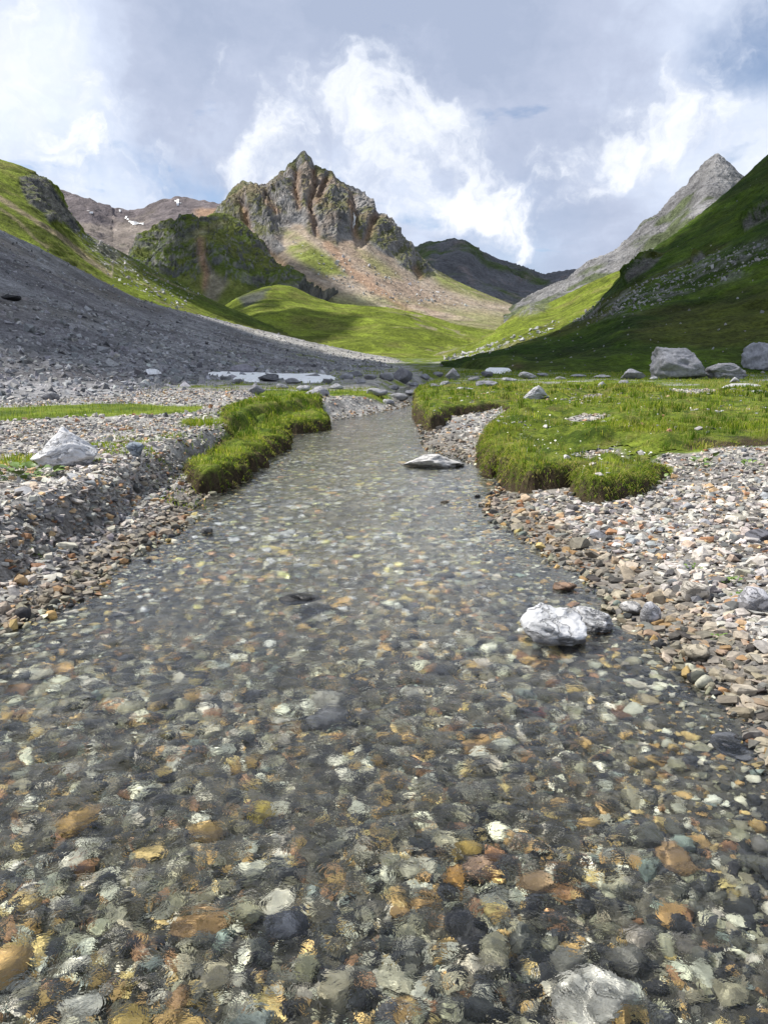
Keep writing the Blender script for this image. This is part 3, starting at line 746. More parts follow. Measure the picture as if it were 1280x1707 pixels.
def lay_stones(kind, protos, parent, x, y, size, cols, sink, stuff_name, singles, tilt, smooth, rr, cut=.82):
    n = len(x); nb_ = len(protos); pick = rr.integers(0, nb_, n); seen = size / np.hypot(x, y); tiny = seen < np.quantile(seen, cut)
    protos = protos + CHIPS; pick = np.where(tiny, rr.integers(nb_, len(protos), n), pick)          # the smallest are plain chips
    z = ground_z(x, y); fl = np.array([np.abs(V[:, 2]).max() for V, T in protos])
    pos = np.c_[x, y, z + size * fl[pick] * sink]
    px, py = proj(pos); inside = (px > -10) & (px < 1290) & (py < 1715)
    seen = np.where(inside & ~tiny, size / np.hypot(x, y), 0); order = np.argsort(-seen); big = order[:singles]; rest = order[singles:]
    Rm = rotmats(rr.uniform(0, 6.28, n), rr.normal(0, tilt, n), rr.normal(0, tilt, n))
    for q in big:
        o = link('stone', proto_mesh(kind, int(pick[q])), parent)
        M = Matrix(Rm[q].tolist()).to_4x4(); M.translation = Vector(pos[q]); o.matrix_local = M @ Matrix.Scale(size[q], 4)
        o.color = (*np.clip(cols[q], 0, 1), 1)
    g = link(stuff_name, stones_mesh(stuff_name, pos[rest], size[rest], cols[rest], protos, M_stoneN, rr=rr, pick=pick[rest], rots=Rm[rest], smooth=smooth), parent, kind='stuff')
    return g


# dry gravel of both banks
rb = np.random.default_rng(21)
def bank(x, y): return (stream_sd(x, y) < .05) & (turf_mask(x, y) < .0)
xs, ys, ss = [], [], []
for (y0, y1, dens, s0, s1, xm) in ((1.6, 4.6, 900, .011, .090, 4.2), (4.6, 8, 560, .013, .090, 5.6), (8, 13, 230, .022, .075, 8.5), (13, 28, 55, .03, .10, 15)):
    x, y = scatter((-xm, xm, y0, y1), dens, rb, bank)
    xs.append(x); ys.append(y); ss.append(s0 + (s1 - s0) * rb.beta(.8, 3.8, len(x)))
x, y = scatter((-4.4, -.8, 2.4, 9.5), 1100, rb, lambda x, y: bank(x, y) & (x < -.6)); zz = ground_z(x, y); k = (zz > .09) & (zz < .42); x, y = x[k], y[k]      # the steep face needs more
xs.append(x); ys.append(y); ss.append(.012 + .06 * rb.beta(.9, 3.4, len(x)))
x, y, s = map(np.concatenate, (xs, ys, ss))
zz = ground_z(x, y); c = palette(len(x), DRY, DRY_P, rb)
c = c * np.where((x < 0) & (y < 10), np.where(zz > .40, 1.2, .95), 1.14)[:, None] * [1.03, 1.0, .955]
damp = sstep(.075, .02, zz); c = c * (1 - .45 * damp)[:, None] * np.where(damp[:, None] > .3, [1.08, 1.0, .86], 1.0)
lay_stones('slab', SLABS, ground, x, y, s, c, .45, 'gravel', 300, .22, False, rb)
N_BANK = len(x)

# stones on the bed of the stream
stream_bed = link('stream_bed', None, kind='structure', label='stony bed of the clear shallow stream')
rs = np.random.default_rng(22)
def inbed(x, y): return stream_sd(x, y) > -.05
def bed_set(spec, be):
    xs, ys, ss = [], [], []
    for (y0, y1, dens, s0, s1, xm) in spec:
        x, y = scatter((-xm, xm, y0, y1), dens, rs, inbed); xs.append(x); ys.append(y); ss.append(s0 + (s1 - s0) * rs.beta(*be, len(x)))
    x, y, s = map(np.concatenate, (xs, ys, ss)); sd_ = stream_sd(x, y)
    s = s * np.clip(1 + 1.3 * fbm(np.c_[x, y], 1.3, 3, .6), .72, 1.45)                # sorted by the current into coarse and fine patches
    return x, y, np.where(sd_ < .5, np.minimum(s, .05), s), np.minimum(palette(len(x), WET, WET_P, rs) * (1 + .95 * sstep(3.0, 7.5, y) * sstep(.1, .45, sd_) - .3 * sstep(.12, .02, sd_))[:, None] + .05 * (sstep(3.0, 7.5, y) * sstep(.1, .45, sd_))[:, None], .72)      # upstream stones lightened in colour to stand in for the water's sky sheen
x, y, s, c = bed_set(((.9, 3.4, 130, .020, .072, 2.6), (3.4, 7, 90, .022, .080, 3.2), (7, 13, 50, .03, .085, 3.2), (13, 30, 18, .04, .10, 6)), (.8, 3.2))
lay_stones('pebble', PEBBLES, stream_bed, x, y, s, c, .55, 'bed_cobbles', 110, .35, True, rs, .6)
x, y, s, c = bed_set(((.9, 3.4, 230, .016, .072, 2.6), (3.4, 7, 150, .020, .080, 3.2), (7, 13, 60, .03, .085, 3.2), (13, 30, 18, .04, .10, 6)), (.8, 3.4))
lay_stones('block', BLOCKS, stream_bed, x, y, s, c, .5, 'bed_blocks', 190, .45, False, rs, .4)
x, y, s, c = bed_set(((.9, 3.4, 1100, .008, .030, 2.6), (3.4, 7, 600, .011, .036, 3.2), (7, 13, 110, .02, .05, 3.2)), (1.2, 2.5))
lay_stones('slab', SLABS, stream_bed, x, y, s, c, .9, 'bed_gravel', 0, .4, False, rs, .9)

# ------------------------------------------------------------------ the water
def water_h(x, y):
    """ripples running downstream towards the standpoint, choppier in the shallows"""
    q = np.c_[x, y, x * 0]
    wx_ = x + .10 * fbm(q, 2.3, 2); P = np.c_[wx_ * 1.0 + y * .25, y * .95 - x * .2, x * 0]
    r1 = 1 - np.abs(fbm(P + 5, 5.2, 2, .5)) * 2.2
    wv = .006 * fbm(P, 2.6, 2, .5) + .0050 * r1 + .0062 * fbm(P + 9, 10.0, 2, .55) + .0026 * fbm(P + 13, 24, 2, .5)
    A = .55 + .6 * sstep(-.25, .35, fbm(q, .75, 2))
    return wv * A * WAVE
WAVE = 1.5
wy = np.concatenate([np.arange(-1.5, .9, .15), np.geomspace(.9, 7, 330), np.geomspace(7.03, 26, 160), np.geomspace(26.3, 60, 30)])
NW = 265; tt = np.linspace(0, 1, NW)
le = np.array(sorted(L_EDGE, key=lambda p: p[1])); re_ = np.array(sorted(R_EDGE, key=lambda p: p[1]))
lx = np.interp(wy, le[:, 1], le[:, 0], left=-3.4) - .5; rx = np.interp(wy, re_[:, 1], re_[:, 0], left=2.3) + .5
lx = np.maximum(lx, -.60 * np.maximum(wy, 0) - .6); rx = np.minimum(rx, .60 * np.maximum(wy, 0) + .6)
WX = lx[:, None] + (rx - lx)[:, None] * tt[None]; WY = np.repeat(wy[:, None], NW, 1)
wxf, wyf = WX.ravel(), WY.ravel()
wP = np.c_[wxf, wyf, water_h(wxf, wyf)]
M_water, t, b = principled('clear_water', 0.0, 0.5)
pos = t.node('ShaderNodeNewGeometry').outputs['Position']
t.put(b.inputs['Normal'], t.bump(t.noise(pos, 17, 4, .6, .5), .56, .012))
b.inputs['Transmission Weight'].default_value = 1.0; b.inputs['IOR'].default_value = 1.333; b.inputs['Base Color'].default_value = (.93, .97, .95, 1)
water = link('water', mesh_np('water', wP, grid_faces(len(wy), NW), True, None, M_water), kind='structure', label='clear rippling water of the mountain stream')
# sunlight is refracted by the ripples onto the bed
sl.cycles.is_caustics_light = True; water.cycles.is_caustics_caster = True
for o in [stream_bed, ground] + list(stream_bed.children) + list(ground.children): o.cycles.is_caustics_receiver = True

# ------------------------------------------------------------------ turf banks with their grass
def blade_mesh(name, pos, nrm_out, length, width, lean, cols, mat, rr, curl=1.0):
    """grass blades: a quad and a tip, bending over; nrm_out = horizontal droop direction with strength"""
    n = len(pos); a = rr.uniform(0, 6.283, n)
    ld = np.c_[np.cos(a), np.sin(a)] * lean[:, None] + nrm_out
    side = np.c_[-np.sin(a + .6), np.cos(a + .6), np.zeros(n)] * width[:, None] * .5
    up = np.zeros((n, 3)); up[:, 2] = 1
    dirh = np.c_[ld, np.zeros(n)]
    m = pos + (up * (.62 - .25 * np.linalg.norm(nrm_out, axis=1))[:, None] + dirh * .35) * length[:, None]
    dn = np.linalg.norm(nrm_out, axis=1)
    tip = pos + (up * (1.0 - .55 * curl * np.minimum(1.4, np.linalg.norm(ld, axis=1)) - .75 * dn)[:, None] + dirh * .95) * length[:, None]
    V = np.stack([pos - side, pos + side, m + side * .75, m - side * .75, tip], 1).reshape(-1, 3)
    b = (np.arange(n) * 5)[:, None]
    T = np.concatenate([b + [0, 1, 2], b + [0, 2, 3], b + [3, 2, 4]], 1).reshape(-1, 3)
    return mesh_np(name, V, T, True, np.repeat(cols, 5, 0), mat)


M_grass = bpy.data.materials.new('grass_blade'); M_grass.use_nodes = True
t = NT(M_grass.node_tree); t.n.clear()
ca = t.node('ShaderNodeAttribute', attribute_name='col').outputs['Color']
df = t.node('ShaderNodeBsdfDiffuse'); t.l.new(ca, df.inputs[0]); tl = t.node('ShaderNodeBsdfTranslucent')
t.l.new(t.mix(1.0, ca, (1.2, 1.25, .6), 'MULTIPLY'), tl.inputs[0])
mx = t.node('ShaderNodeMixShader'); mx.inputs[0].default_value = .45; t.l.new(df.outputs[0], mx.inputs[1]); t.l.new(tl.outputs[0], mx.inputs[2])
t.l.new(mx.outputs[0], t.node('ShaderNodeOutputMaterial').inputs[0])
BL_A = np.array([.125, .205, .026]); BL_B = np.array([.25, .295, .042]); BL_S = np.array([.40, .35, .14]); BL_D = np.array([.055, .105, .016])


def turf_sd(x, y, poly, wob=.05):
    wob = .10 if poly is TURF_L else .065
    P = np.c_[x, y, x * 0]
    return sdpoly(x, y, poly) + wob * (fbm(P, 2.2, 3, .55) * 2.2 + 1.6 * fbm(P + 7, 6.0, 2, .5))


def turf_top(x, y, poly, hgt):
    s_ = turf_sd(x, y, poly); P = np.c_[x, y, x * 0]; g = ground_z(x, y)
    hum = .17 * fbm(P, .95, 3, .5) + .13 * fbm(P + 4, 2.6, 3, .55)
    q = np.clip((s_ + .02) / (.20 + .14 * fbm(P + 2, 1.7, 2) + (.75 * sstep(3.4, 5.0, x))), 0, 1); prof = np.sqrt(np.clip(1 - (1 - q) ** 2, 0, 1))
    h = np.maximum(hgt(x, y) - g, .05) + hum * sstep(0, .5, s_)
    pt = np.ones_like(x); n_ = fbm(P + 3, 2.5, 3, .5)
    for gp in GRAVEL_PATCH: pt = np.minimum(pt, sstep(-.05, .8, -sdpoly(x, y, gp) + .25 * n_))
    s_ = np.where(pt < .12, -1, s_)
    return g - .06 + (np.maximum(h, .1) * pt + .06) * prof, s_, q


def turf(name, label, poly, bbox, res, hgt):
    xs_ = np.arange(bbox[0], bbox[1], res); ys_ = [bbox[2]]
    while ys_[-1] < bbox[3]: ys_.append(ys_[-1] + res * max(1, ys_[-1] / 11))
    X, Y = np.meshgrid(xs_, np.array(ys_)); x, y = X.ravel(), Y.ravel()
    z, s_, q = turf_top(x, y, poly, hgt)
    P = np.c_[x, y, z]; n = fbm(P, 3, 4, .6); n2 = fbm(P, 14, 3, .6)
    c = lerp3(C_GRASSD * .8, C_GRASS * .85, sstep(-.3, .3, n + .4 * n2))
    c = lerp3(c, np.array([.17, .14, .055]), .5 * sstep(.0, .35, fbm(P + 8, 1.7, 4, .6)))
    c = lerp3(np.array([.050, .038, .024]) * (1 + .7 * n2)[:, None], c, sstep(.30, .75, q + .35 * n))
    Fq = grid_faces(len(ys_), len(xs_)); k = ((s_[Fq] > -.12) & (s_[Fq] > -.9)).any(1); Fq = Fq[k]
    used = np.unique(Fq); mp_ = np.full(len(P), -1); mp_[used] = np.arange(len(used))
    me = mesh_np(name, P[used], mp_[Fq], True, np.clip(c[used], .004, .9), M_turf)
    return link(name, me, label=label, kind='structure')


def grass_on(parent, name, poly, hgt, area, dens, ln, wd, rr, flat=.0, edge_boost=True, maxn=60000):
    x0, x1, y0, y1 = area; n = int((x1 - x0) * (y1 - y0) * dens); x = rr.uniform(x0, x1, n); y = rr.uniform(y0, y1, n)
    k = (np.abs(x) < .60 * y + .8); x, y = x[k], y[k]
    z, s_, q = turf_top(x, y, poly, hgt); P = np.c_[x, y, z]
    nz = fbm(P, .9, 4, .6); nb_ = fbm(P + 40, .35, 3, .6)
    ex = rr.uniform(0, 1, len(x)) < 1.0
    k = (s_ > -.03) & (rr.uniform(0, 1, len(x)) < np.clip(.55 + 1.3 * nz + .8 * (s_ < .25), .28, 1))
    x, y, z, s_, q, nz, nb_ = (v[k] for v in (x, y, z, s_, q, nz, nb_)); P = P[k]; n = len(x)
    e_ = .02; gxx = (turf_sd(x + e_, y, poly) - turf_sd(x - e_, y, poly)); gyy = (turf_sd(x, y + e_, poly) - turf_sd(x, y - e_, poly))
    g = -np.c_[gxx, gyy]; g /= np.linalg.norm(g, axis=1)[:, None] + 1e-6
    droop = g * (sstep(.26, .02, s_) * rr.uniform(.3, 1.1, n))[:, None]
    L = rr.uniform(ln[0], ln[1], n) * (.5 + 1.5 * sstep(-.1, .45, nz + .5 * fbm(P + 60, 3.5, 2))); Wd = rr.uniform(wd[0], wd[1], n) * np.maximum(1, np.hypot(x, y) / 11)
    u_ = rr.uniform(0, 1, n)
    c = lerp3(BL_A, BL_B, np.clip(sstep(-.35, .35, nz + .5 * (u_ - .5)), 0, 1)); c = lerp3(c, BL_D, (rr.uniform(0, 1, n) < .22) * .8)
    c = lerp3(c, BL_S, ((rr.uniform(0, 1, n) < .18 + .45 * sstep(-.1, .3, nb_))) * .8); c = c * (1 + .9 * fbm(P + 90, 1.6, 3, .6))[:, None]
    return link(name, blade_mesh(name, P - [0, 0, .01], droop, L, Wd, rr.uniform(.1, .75, n), c * rr.uniform(.8, 1.2, (n, 1)), M_grass, rr), parent, kind='stuff')


M_turf = terrain_mat('turf_soil', 22, .9, .02, .5)
hgt_r = lambda x, y: np.interp(y, [7, 9, 12, 20, 27, 40], [.33, .36, .38, .41, .44, .44])
hgt_l = lambda x, y: np.interp(y, [8, 10, 14, 20, 24], [.29, .28, .26, .25, .26])
meadow = turf('meadow_turf', 'thick grassy turf overhanging the right bank of the stream', TURF_R, (.4, 17, 7.2, 30), .06, hgt_r)
bank_turf = turf('bank_turf', 'undercut grassy turf ledge on the left bank of the stream', TURF_L, (-3.9, -.6, 7.5, 23), .04, hgt_l)
rg = np.random.default_rng(31)
grass_on(meadow, 'grass', TURF_R, hgt_r, (.8, 7.5, 7.2, 14), 1050, (.025, .08), (.005, .010), rg)
def edge_fringe(parent, poly, hgt, area, dens, ln, rr):
    x0, x1, y0, y1 = area; n = int((x1 - x0) * (y1 - y0) * dens); x = rr.uniform(x0, x1, n); y = rr.uniform(y0, y1, n)
    k = np.abs(sdpoly(x, y, poly)) < .35; x, y = x[k], y[k]; z, s_, q = turf_top(x, y, poly, hgt); k = (s_ > -.02) & (s_ < .14) & (x < 4.2); x, y, z = x[k], y[k], z[k]; n = len(x)
    e_ = .02; g = -np.c_[turf_sd(x + e_, y, poly) - turf_sd(x - e_, y, poly), turf_sd(x, y + e_, poly) - turf_sd(x, y - e_, poly)]; g /= np.linalg.norm(g, axis=1)[:, None] + 1e-6
    c = lerp3(BL_D * 1.3, BL_B, rr.uniform(0, 1, n) ** 1.5); c = lerp3(c, BL_S * .9, (rr.uniform(0, 1, n) < .25) * .8)
    return link('grass', blade_mesh('grass', np.c_[x, y, z], g * rr.uniform(.5, 1.3, n)[:, None], rr.uniform(*ln, n), rr.uniform(.005, .009, n), rr.uniform(0, .4, n), c, M_grass, rr), parent, kind='stuff')
edge_fringe(meadow, TURF_R, hgt_r, (.5, 5, 7.2, 14), 2600, (.03, .09), rg)
edge_fringe(bank_turf, TURF_L, hgt_l, (-3.6, -.6, 7.5, 20), 700, (.03, .09), rg)
grass_on(meadow, 'grass', TURF_R, hgt_r, (.4, 17, 14, 30), 170, (.04, .11), (.007, .013), rg)
grass_on(bank_turf, 'grass', TURF_L, hgt_l, (-3.9, -.6, 7.5, 23), 800, (.03, .09), (.005, .010), rg)
def tall_clumps(parent, poly, hgt, n, area, ln, rr):
    cx_ = rr.uniform(area[0], area[1], n * 3); cy_ = rr.uniform(area[2], area[3], n * 3); z, s_, q = turf_top(cx_, cy_, poly, hgt); k = np.where((s_ > .12) & (cx_ < .6 * cy_))[0][:n]
    m_ = 55; j = np.repeat(k, m_); a = rr.uniform(0, 6.283, len(j)); r_ = np.abs(rr.normal(0, .10, len(j))); x = cx_[j] + r_ * np.cos(a); y = cy_[j] + r_ * np.sin(a); z, s_, q = turf_top(x, y, poly, hgt)
    tone = np.repeat(rr.uniform(0, 1, len(k)), m_); c = lerp3(BL_D, BL_A, tone); c = lerp3(c, BL_S, (rr.uniform(0, 1, len(j)) < .18) * .85)
    return link('grass', blade_mesh('grass', np.c_[x, y, z - .01], np.c_[np.cos(a), np.sin(a)] * (r_ * 2.5)[:, None], rr.uniform(*ln, len(j)), rr.uniform(.004, .008, len(j)) * np.maximum(1, y / 11), rr.uniform(.05, .4, len(j)), c * rr.uniform(.8, 1.2, (len(j), 1)), M_grass, rr), parent, kind='stuff')
tall_clumps(meadow, TURF_R, hgt_r, 80, (1, 8, 7.6, 15), (.06, .18), rg); tall_clumps(meadow, TURF_R, hgt_r, 120, (.5, 14, 15, 28), (.10, .24), rg); tall_clumps(bank_turf, TURF_L, hgt_l, 45, (-3.4, -.8, 8, 20), (.07, .18), rg)
# pebbles lying in the turf
xt = rg.uniform(1, 12, 1600); yt = rg.uniform(7.5, 26, 1600); zt, st, qt = turf_top(xt, yt, TURF_R, hgt_r); kt = (st > .1) & (fbm(np.c_[xt, yt] + 12, .8, 3) > .12)
link('turf_pebbles', stones_mesh('turf_pebbles', np.c_[xt, yt, zt + .01][kt], rg.uniform(.02, .07, kt.sum()), palette(kt.sum(), DRY, DRY_P, rg), SLABS, M_stoneN, rr=rg), meadow, kind='stuff')
# thin grass over the rest of the floor
def floor_grass(n, y0, y1, rr):
    y = y0 + (y1 - y0) * rr.uniform(0, 1, n) ** 1.0; x = rr.uniform(-.56, .56, n) * y
    P = np.c_[x, y, x * 0]; a = fbm(P, .5, 5, .6); bb = fbm(P, .08, 4, .6)
    gm_ = np.where(y < 27, sstep(-.05, .08, turf_mask(x, y)), np.where(x > np.interp(y, [27, 60, 120], [1.0, 3, 4]), sstep(-.32, -.05, a + .45 * bb), sstep(-.02, .3, a + .35 * bb)))
    k = (rr.uniform(0, 1, n) < gm_) & (stream_sd(x, y) < -.2) & ~((y < 29) & (sdpoly(x, y, TURF_R) > 0)) & ~(sdpoly(x, y, TURF_L) > 0)
    x, y, a, bb = x[k], y[k], a[k], bb[k]; m_ = len(x)
    c = lerp3(BL_A, BL_B, sstep(-.3, .3, a + rr.normal(0, .15, m_))); c = lerp3(c, BL_S, (rr.uniform(0, 1, m_) < .15 + .4 * sstep(0, .3, bb)) * .8); c = lerp3(c, BL_D, (rr.uniform(0, 1, m_) < .25) * .8)
    s_ = np.maximum(1, y / 16)
    return link('grass', blade_mesh('grass', np.c_[x, y, ground_z(x, y) - .01], np.zeros((m_, 2)), rr.uniform(.05, .14, m_) * (1 + .3 * (s_ - 1)), rr.uniform(.006, .012, m_) * s_, rr.uniform(.2, .8, m_), c, M_grass, rr), ground, kind='stuff')
THIN = wz([(150, 752), (200, 726), (300, 714), (330, 695), (400, 690), (392, 745), (340, 792), (290, 782), (240, 766), (190, 762)], .42)
xt = rg.uniform(-6, -1, 26000); yt = rg.uniform(6.5, 17, 26000); pt = np.c_[xt, yt, xt * 0]; kt = (sdpoly(xt, yt, THIN) + .4 * fbm(pt, 1.5, 3) > 0) & (fbm(pt + 6, 1.1, 4, .6) + rg.normal(0, .06, len(xt)) > .05) & (turf_mask(xt, yt) < .05); xt, yt = xt[kt], yt[kt]; nt_ = len(xt)
link('grass', blade_mesh('grass', np.c_[xt, yt, ground_z(xt, yt)], np.zeros((nt_, 2)), rg.uniform(.03, .09, nt_), rg.uniform(.005, .011, nt_), rg.uniform(.3, .9, nt_), lerp3(BL_A, BL_B, rg.uniform(0, 1, nt_)) * rg.uniform(.8, 1.2, (nt_, 1)), M_grass, rg), ground, kind='stuff')
floor_grass(26000, 12, 30, rg); floor_grass(34000, 28, 70, rg)

# ------------------------------------------------------------------ boulders
def boulder_mat():
    m, t, b = principled('boulder_rock', .85, .25)
    c = t.node('ShaderNodeObjectInfo').outputs['Color']; g = t.node('ShaderNodeTexCoord').outputs['Object']
    n1 = t.noise(g, 6, 7, .68, .3); n2 = t.noise(g, 2.0, 5, .6, 1.0)
    mp = t.node('ShaderNodeMapping'); mp.inputs['Scale'].default_value = (2.2, 2.2, 5.5); mp.inputs['Rotation'].default_value = (.3, .5, 0); t.l.new(g, mp.inputs[0])
    cr_ = t.math('ABSOLUTE', t.math('SUBTRACT', t.noise(mp.outputs[0], 1.3, 6, .62, .6), .5))
    crack = t.rng(cr_, 0.0, .022, .0, 1.0)
    f = t.math('MULTIPLY', t.rng(n1, .28, .72, .70, 1.24), t.rng(n2, .3, .7, .85, 1.14))
    f = t.math('MULTIPLY', f, t.rng(crack, 0, 1, .72, 1.0))
    sp = t.node('ShaderNodeSeparateXYZ'); t.l.new(t.node('ShaderNodeNewGeometry').outputs['Position'], sp.inputs[0])
    wl = t.math('ABSOLUTE', t.math('SUBTRACT', t.math('ADD', sp.outputs[2], t.math('MULTIPLY', t.math('SUBTRACT', n1, .5), .06)), .012))
    wet = t.rng(wl, .018, .034, .38, 1.0)                                   # the damp line just above the water
    f = t.math('MULTIPLY', f, wet); t.put(b.inputs['Roughness'], t.rng(wet, .4, 1, .3, .85))
    t.put(b.inputs['Base Color'], t.vmath('SCALE', c, scale=f))
    h = t.math('ADD', t.math('MULTIPLY', crack, .5), t.math('ADD', n1, t.math('MULTIPLY', n2, .6)))
    t.put(b.inputs['Normal'], t.bump(h, .8, .04))
    return m


M_boulder = boulder_mat()


def boulder_mesh(seed, dims, sub=4, facets=11, rough=.10, strata=.05, top=None):
    r_ = np.random.default_rng(seed); bm = bmesh.new(); bmesh.ops.create_icosphere(bm, subdivisions=sub, radius=1)
    V = np.array([v.co[:] for v in bm.verts]); T = np.array([[v.index for v in f.verts] for f in bm.faces]); bm.free()
    for k in range(facets):
        a = r_.normal(size=3); a /= np.linalg.norm(a); h = r_.uniform(.48, .82); q = V @ a; V = V - np.outer(np.maximum(q - h, 0) * .92, a)
    n = V / np.linalg.norm(V, axis=1)[:, None]
    V = V + n * (rough * 1.6 * fbm(V + seed, 1.6, 5, .55, ridged=True) - rough * .3)[:, None] + n * (strata * fbm(V * [1.2, 1.2, 4] + seed * 2, 1.8, 3, .6))[:, None]
    V -= (V.max(0) + V.min(0)) / 2; V /= (V.max(0) - V.min(0)) / 2
    if top is not None: V = top(V)
    V = V * np.array(dims) / 2; V[:, 2] -= V[:, 2].min()
    return V, T


def patch_pt(H, px, py):
    G = H['G']; X, Y = proj(G[G.shape[0] // 2]); j = int(np.argmin(np.abs(X - px))); _, cy_ = proj(G[:, j])
    yy = np.minimum.accumulate(cy_); yy = yy - np.arange(len(yy)) * 1e-6
    return np.array([np.interp(-py, -yy, G[:, j, k]) for k in range(3)])


def surf_pt(px, py):
    """nearest of meadow floor and scree on a sight line"""
    p = hit_ground(px, py)
    if px < 745 and py < 690:
        q = patch_pt(H_scree, px, py); _, qy = proj(q)
        if abs(qy - py) < 2.0 and q[1] < p[1]: return q
    if px > 760 and py < 640:
        q = patch_pt(H_right, px, py); _, qy = proj(q)
        if abs(qy - py) < 3.0 and q[1] < p[1] * 1.1: return q
    return p


def boulder(name, label, px, py, w_, h_, seed, col, depth=.8, sink=.14, sub=4, yaw=None, facets=11, rough=.10, z=None, cat='rock', top=None, group=None, at=None):
    p = at if at is not None else (at_z(px, py, z) if z is not None else surf_pt(px, py))
    d = math.hypot(p[0], p[1]); s_ = math.sqrt(d * d + (CAMZ - p[2]) ** 2) / F * math.cos(math.atan2(px - 640, F))
    W_, H_ = w_ * s_, h_ * s_ / math.cos(R(8) if d > 6 else math.atan2(CAMZ, d)) / (1 - sink)
    V, T = boulder_mesh(seed, (W_, W_ * depth, H_), sub, facets, rough, top=top)
    o = link(name, mesh_np(name, V, T, True, None, M_boulder), label=label, cat=cat, group=group)
    o.location = (p[0], p[1] + W_ * depth * .35, p[2] - H_ * sink); o.rotation_euler = (0, 0, R(yaw if yaw is not None else 0) - math.atan2(p[0], p[1]))
    o.color = (*col, 1); o.cycles.is_caustics_receiver = True
    return o


PALE = (.46, .46, .475); GREY = (.26, .26, .285); DARK = (.13, .13, .14); WHITE = (.56, .56, .57)
def wedge(peak=-.1, slope=.55):
    def f(V):
        q = np.clip(np.abs(V[:, 0] - peak), 0, 1.2); V = V.copy(); V[:, 2] = np.where(V[:, 2] > -.6, -.6 + (V[:, 2] + .6) * (1 - slope * q), V[:, 2]); return V
    return f
boulder('boulder', 'big pale grey triangular rock on the left gravel bank', 103, 782, 112, 70, 11, (.58, .58, .595), .8, .12, 5, top=wedge(-.12, .62), rough=.11, yaw=20)
boulder('stone', 'rounded blue-grey cobble on the left bank right of the pale triangular rock', 224, 767, 28, 22, 12, (.25, .29, .34), .9, .12, 3, rough=.05)
boulder('boulder', 'low white slab lying in the stream before the turf ledge', 722, 779, 108, 24, 13, (.50, .49, .48), .55, .30, 5, top=wedge(.15, .45), z=0.0)
boulder('boulder', 'knobbly pale grey rock breaking the water in the foreground at the right bank', 926, 1072, 112, 50, 14, (.54, .545, .56), .7, .30, 5, z=0.0, rough=.10)
boulder('boulder', 'lower pale rock just behind the knobbly rock at the water edge', 988, 1050, 84, 32, 15, (.48, .485, .50), .9, .30, 5, z=0.0, rough=.12)
boulder('boulder', 'largest dark grey boulder at the foot of the right hillside', 1139, 632, 93, 52, 16, (.30, .30, .325), .85, .10, 5, rough=.17)
boulder('boulder', 'low broad boulder between the two big boulders on the right', 1217, 632, 66, 26, 17, (.28, .28, .30), .8, .14, 5, rough=.16)
boulder('boulder', 'angular boulder cut off by the right edge of the picture', 1268, 616, 58, 44, 18, (.34, .34, .37), .85, .10, 5, facets=14, rough=.15)
boulder('boulder', 'flat pale slab in the meadow below the boulders on the right', 1240, 650, 62, 10, 19, (.46, .46, .46), .5, .2, 4, rough=.07)
boulder('boulder', 'pale pointed rock standing alone in the right meadow', 893, 673, 40, 31, 20, (.44, .44, .46), .8, .12, 5, top=wedge(.25, .5))
boulder('boulder', 'small tilted grey rock in the meadow right of the pointed rock', 1000, 651, 24, 14, 21, (.32, .32, .34), .7, .15, 4, top=wedge(.4, .6))
boulder('boulder', 'mid-grey boulder on the upper edge of the big snow patch', 402, 624, 40, 17, 22, (.27, .26, .29), .8, .10, 4)
boulder('boulder', 'dark boulder at the lower edge of the big snow patch', 447, 637, 36, 13, 23, (.14, .14, .15), .8, .10, 4)
boulder('boulder', 'dark pointed boulder below the left end of the big snow patch', 427, 659, 30, 20, 24, (.20, .20, .22), .8, .10, 4, top=wedge(-.1, .55))
boulder('boulder', 'broad slanting boulder in the grass below the snow patch', 527, 662, 44, 20, 25, (.30, .30, .32), .8, .12, 4, top=wedge(.4, .5))
boulder('boulder', 'tall dark boulder above the narrow end of the stream', 672, 640, 32, 25, 26, (.19, .19, .21), .9, .10, 4)
boulder('boulder', 'pointed grey boulder at the stream head below the green spur', 755, 634, 26, 20, 27, (.28, .28, .30), .8, .1, 4, top=wedge(.0, .6))
boulder('boulder', 'blocky grey rock in the meadow below the right snow patch', 812, 650, 38, 15, 28, (.25, .25, .28), .8, .12, 4)
boulder('boulder', 'dark rock in front of the right snow patch', 812, 630, 20, 10, 29, (.16, .16, .18), .8, .12, 4)
boulder('boulder', 'pale low rock right of the right snow patch', 880, 632, 30, 12, 30, (.38, .38, .40), .8, .12, 4)
boulder('boulder', 'grey rock in the grass left of the largest boulder', 1058, 633, 40, 17, 31, (.30, .30, .33), .8, .14, 4)
boulder('boulder', 'black slab sticking out of the scree at the left picture edge', 14, 500, 36, 9, 32, (.03, .03, .032), .6, .1, 4, at=None)
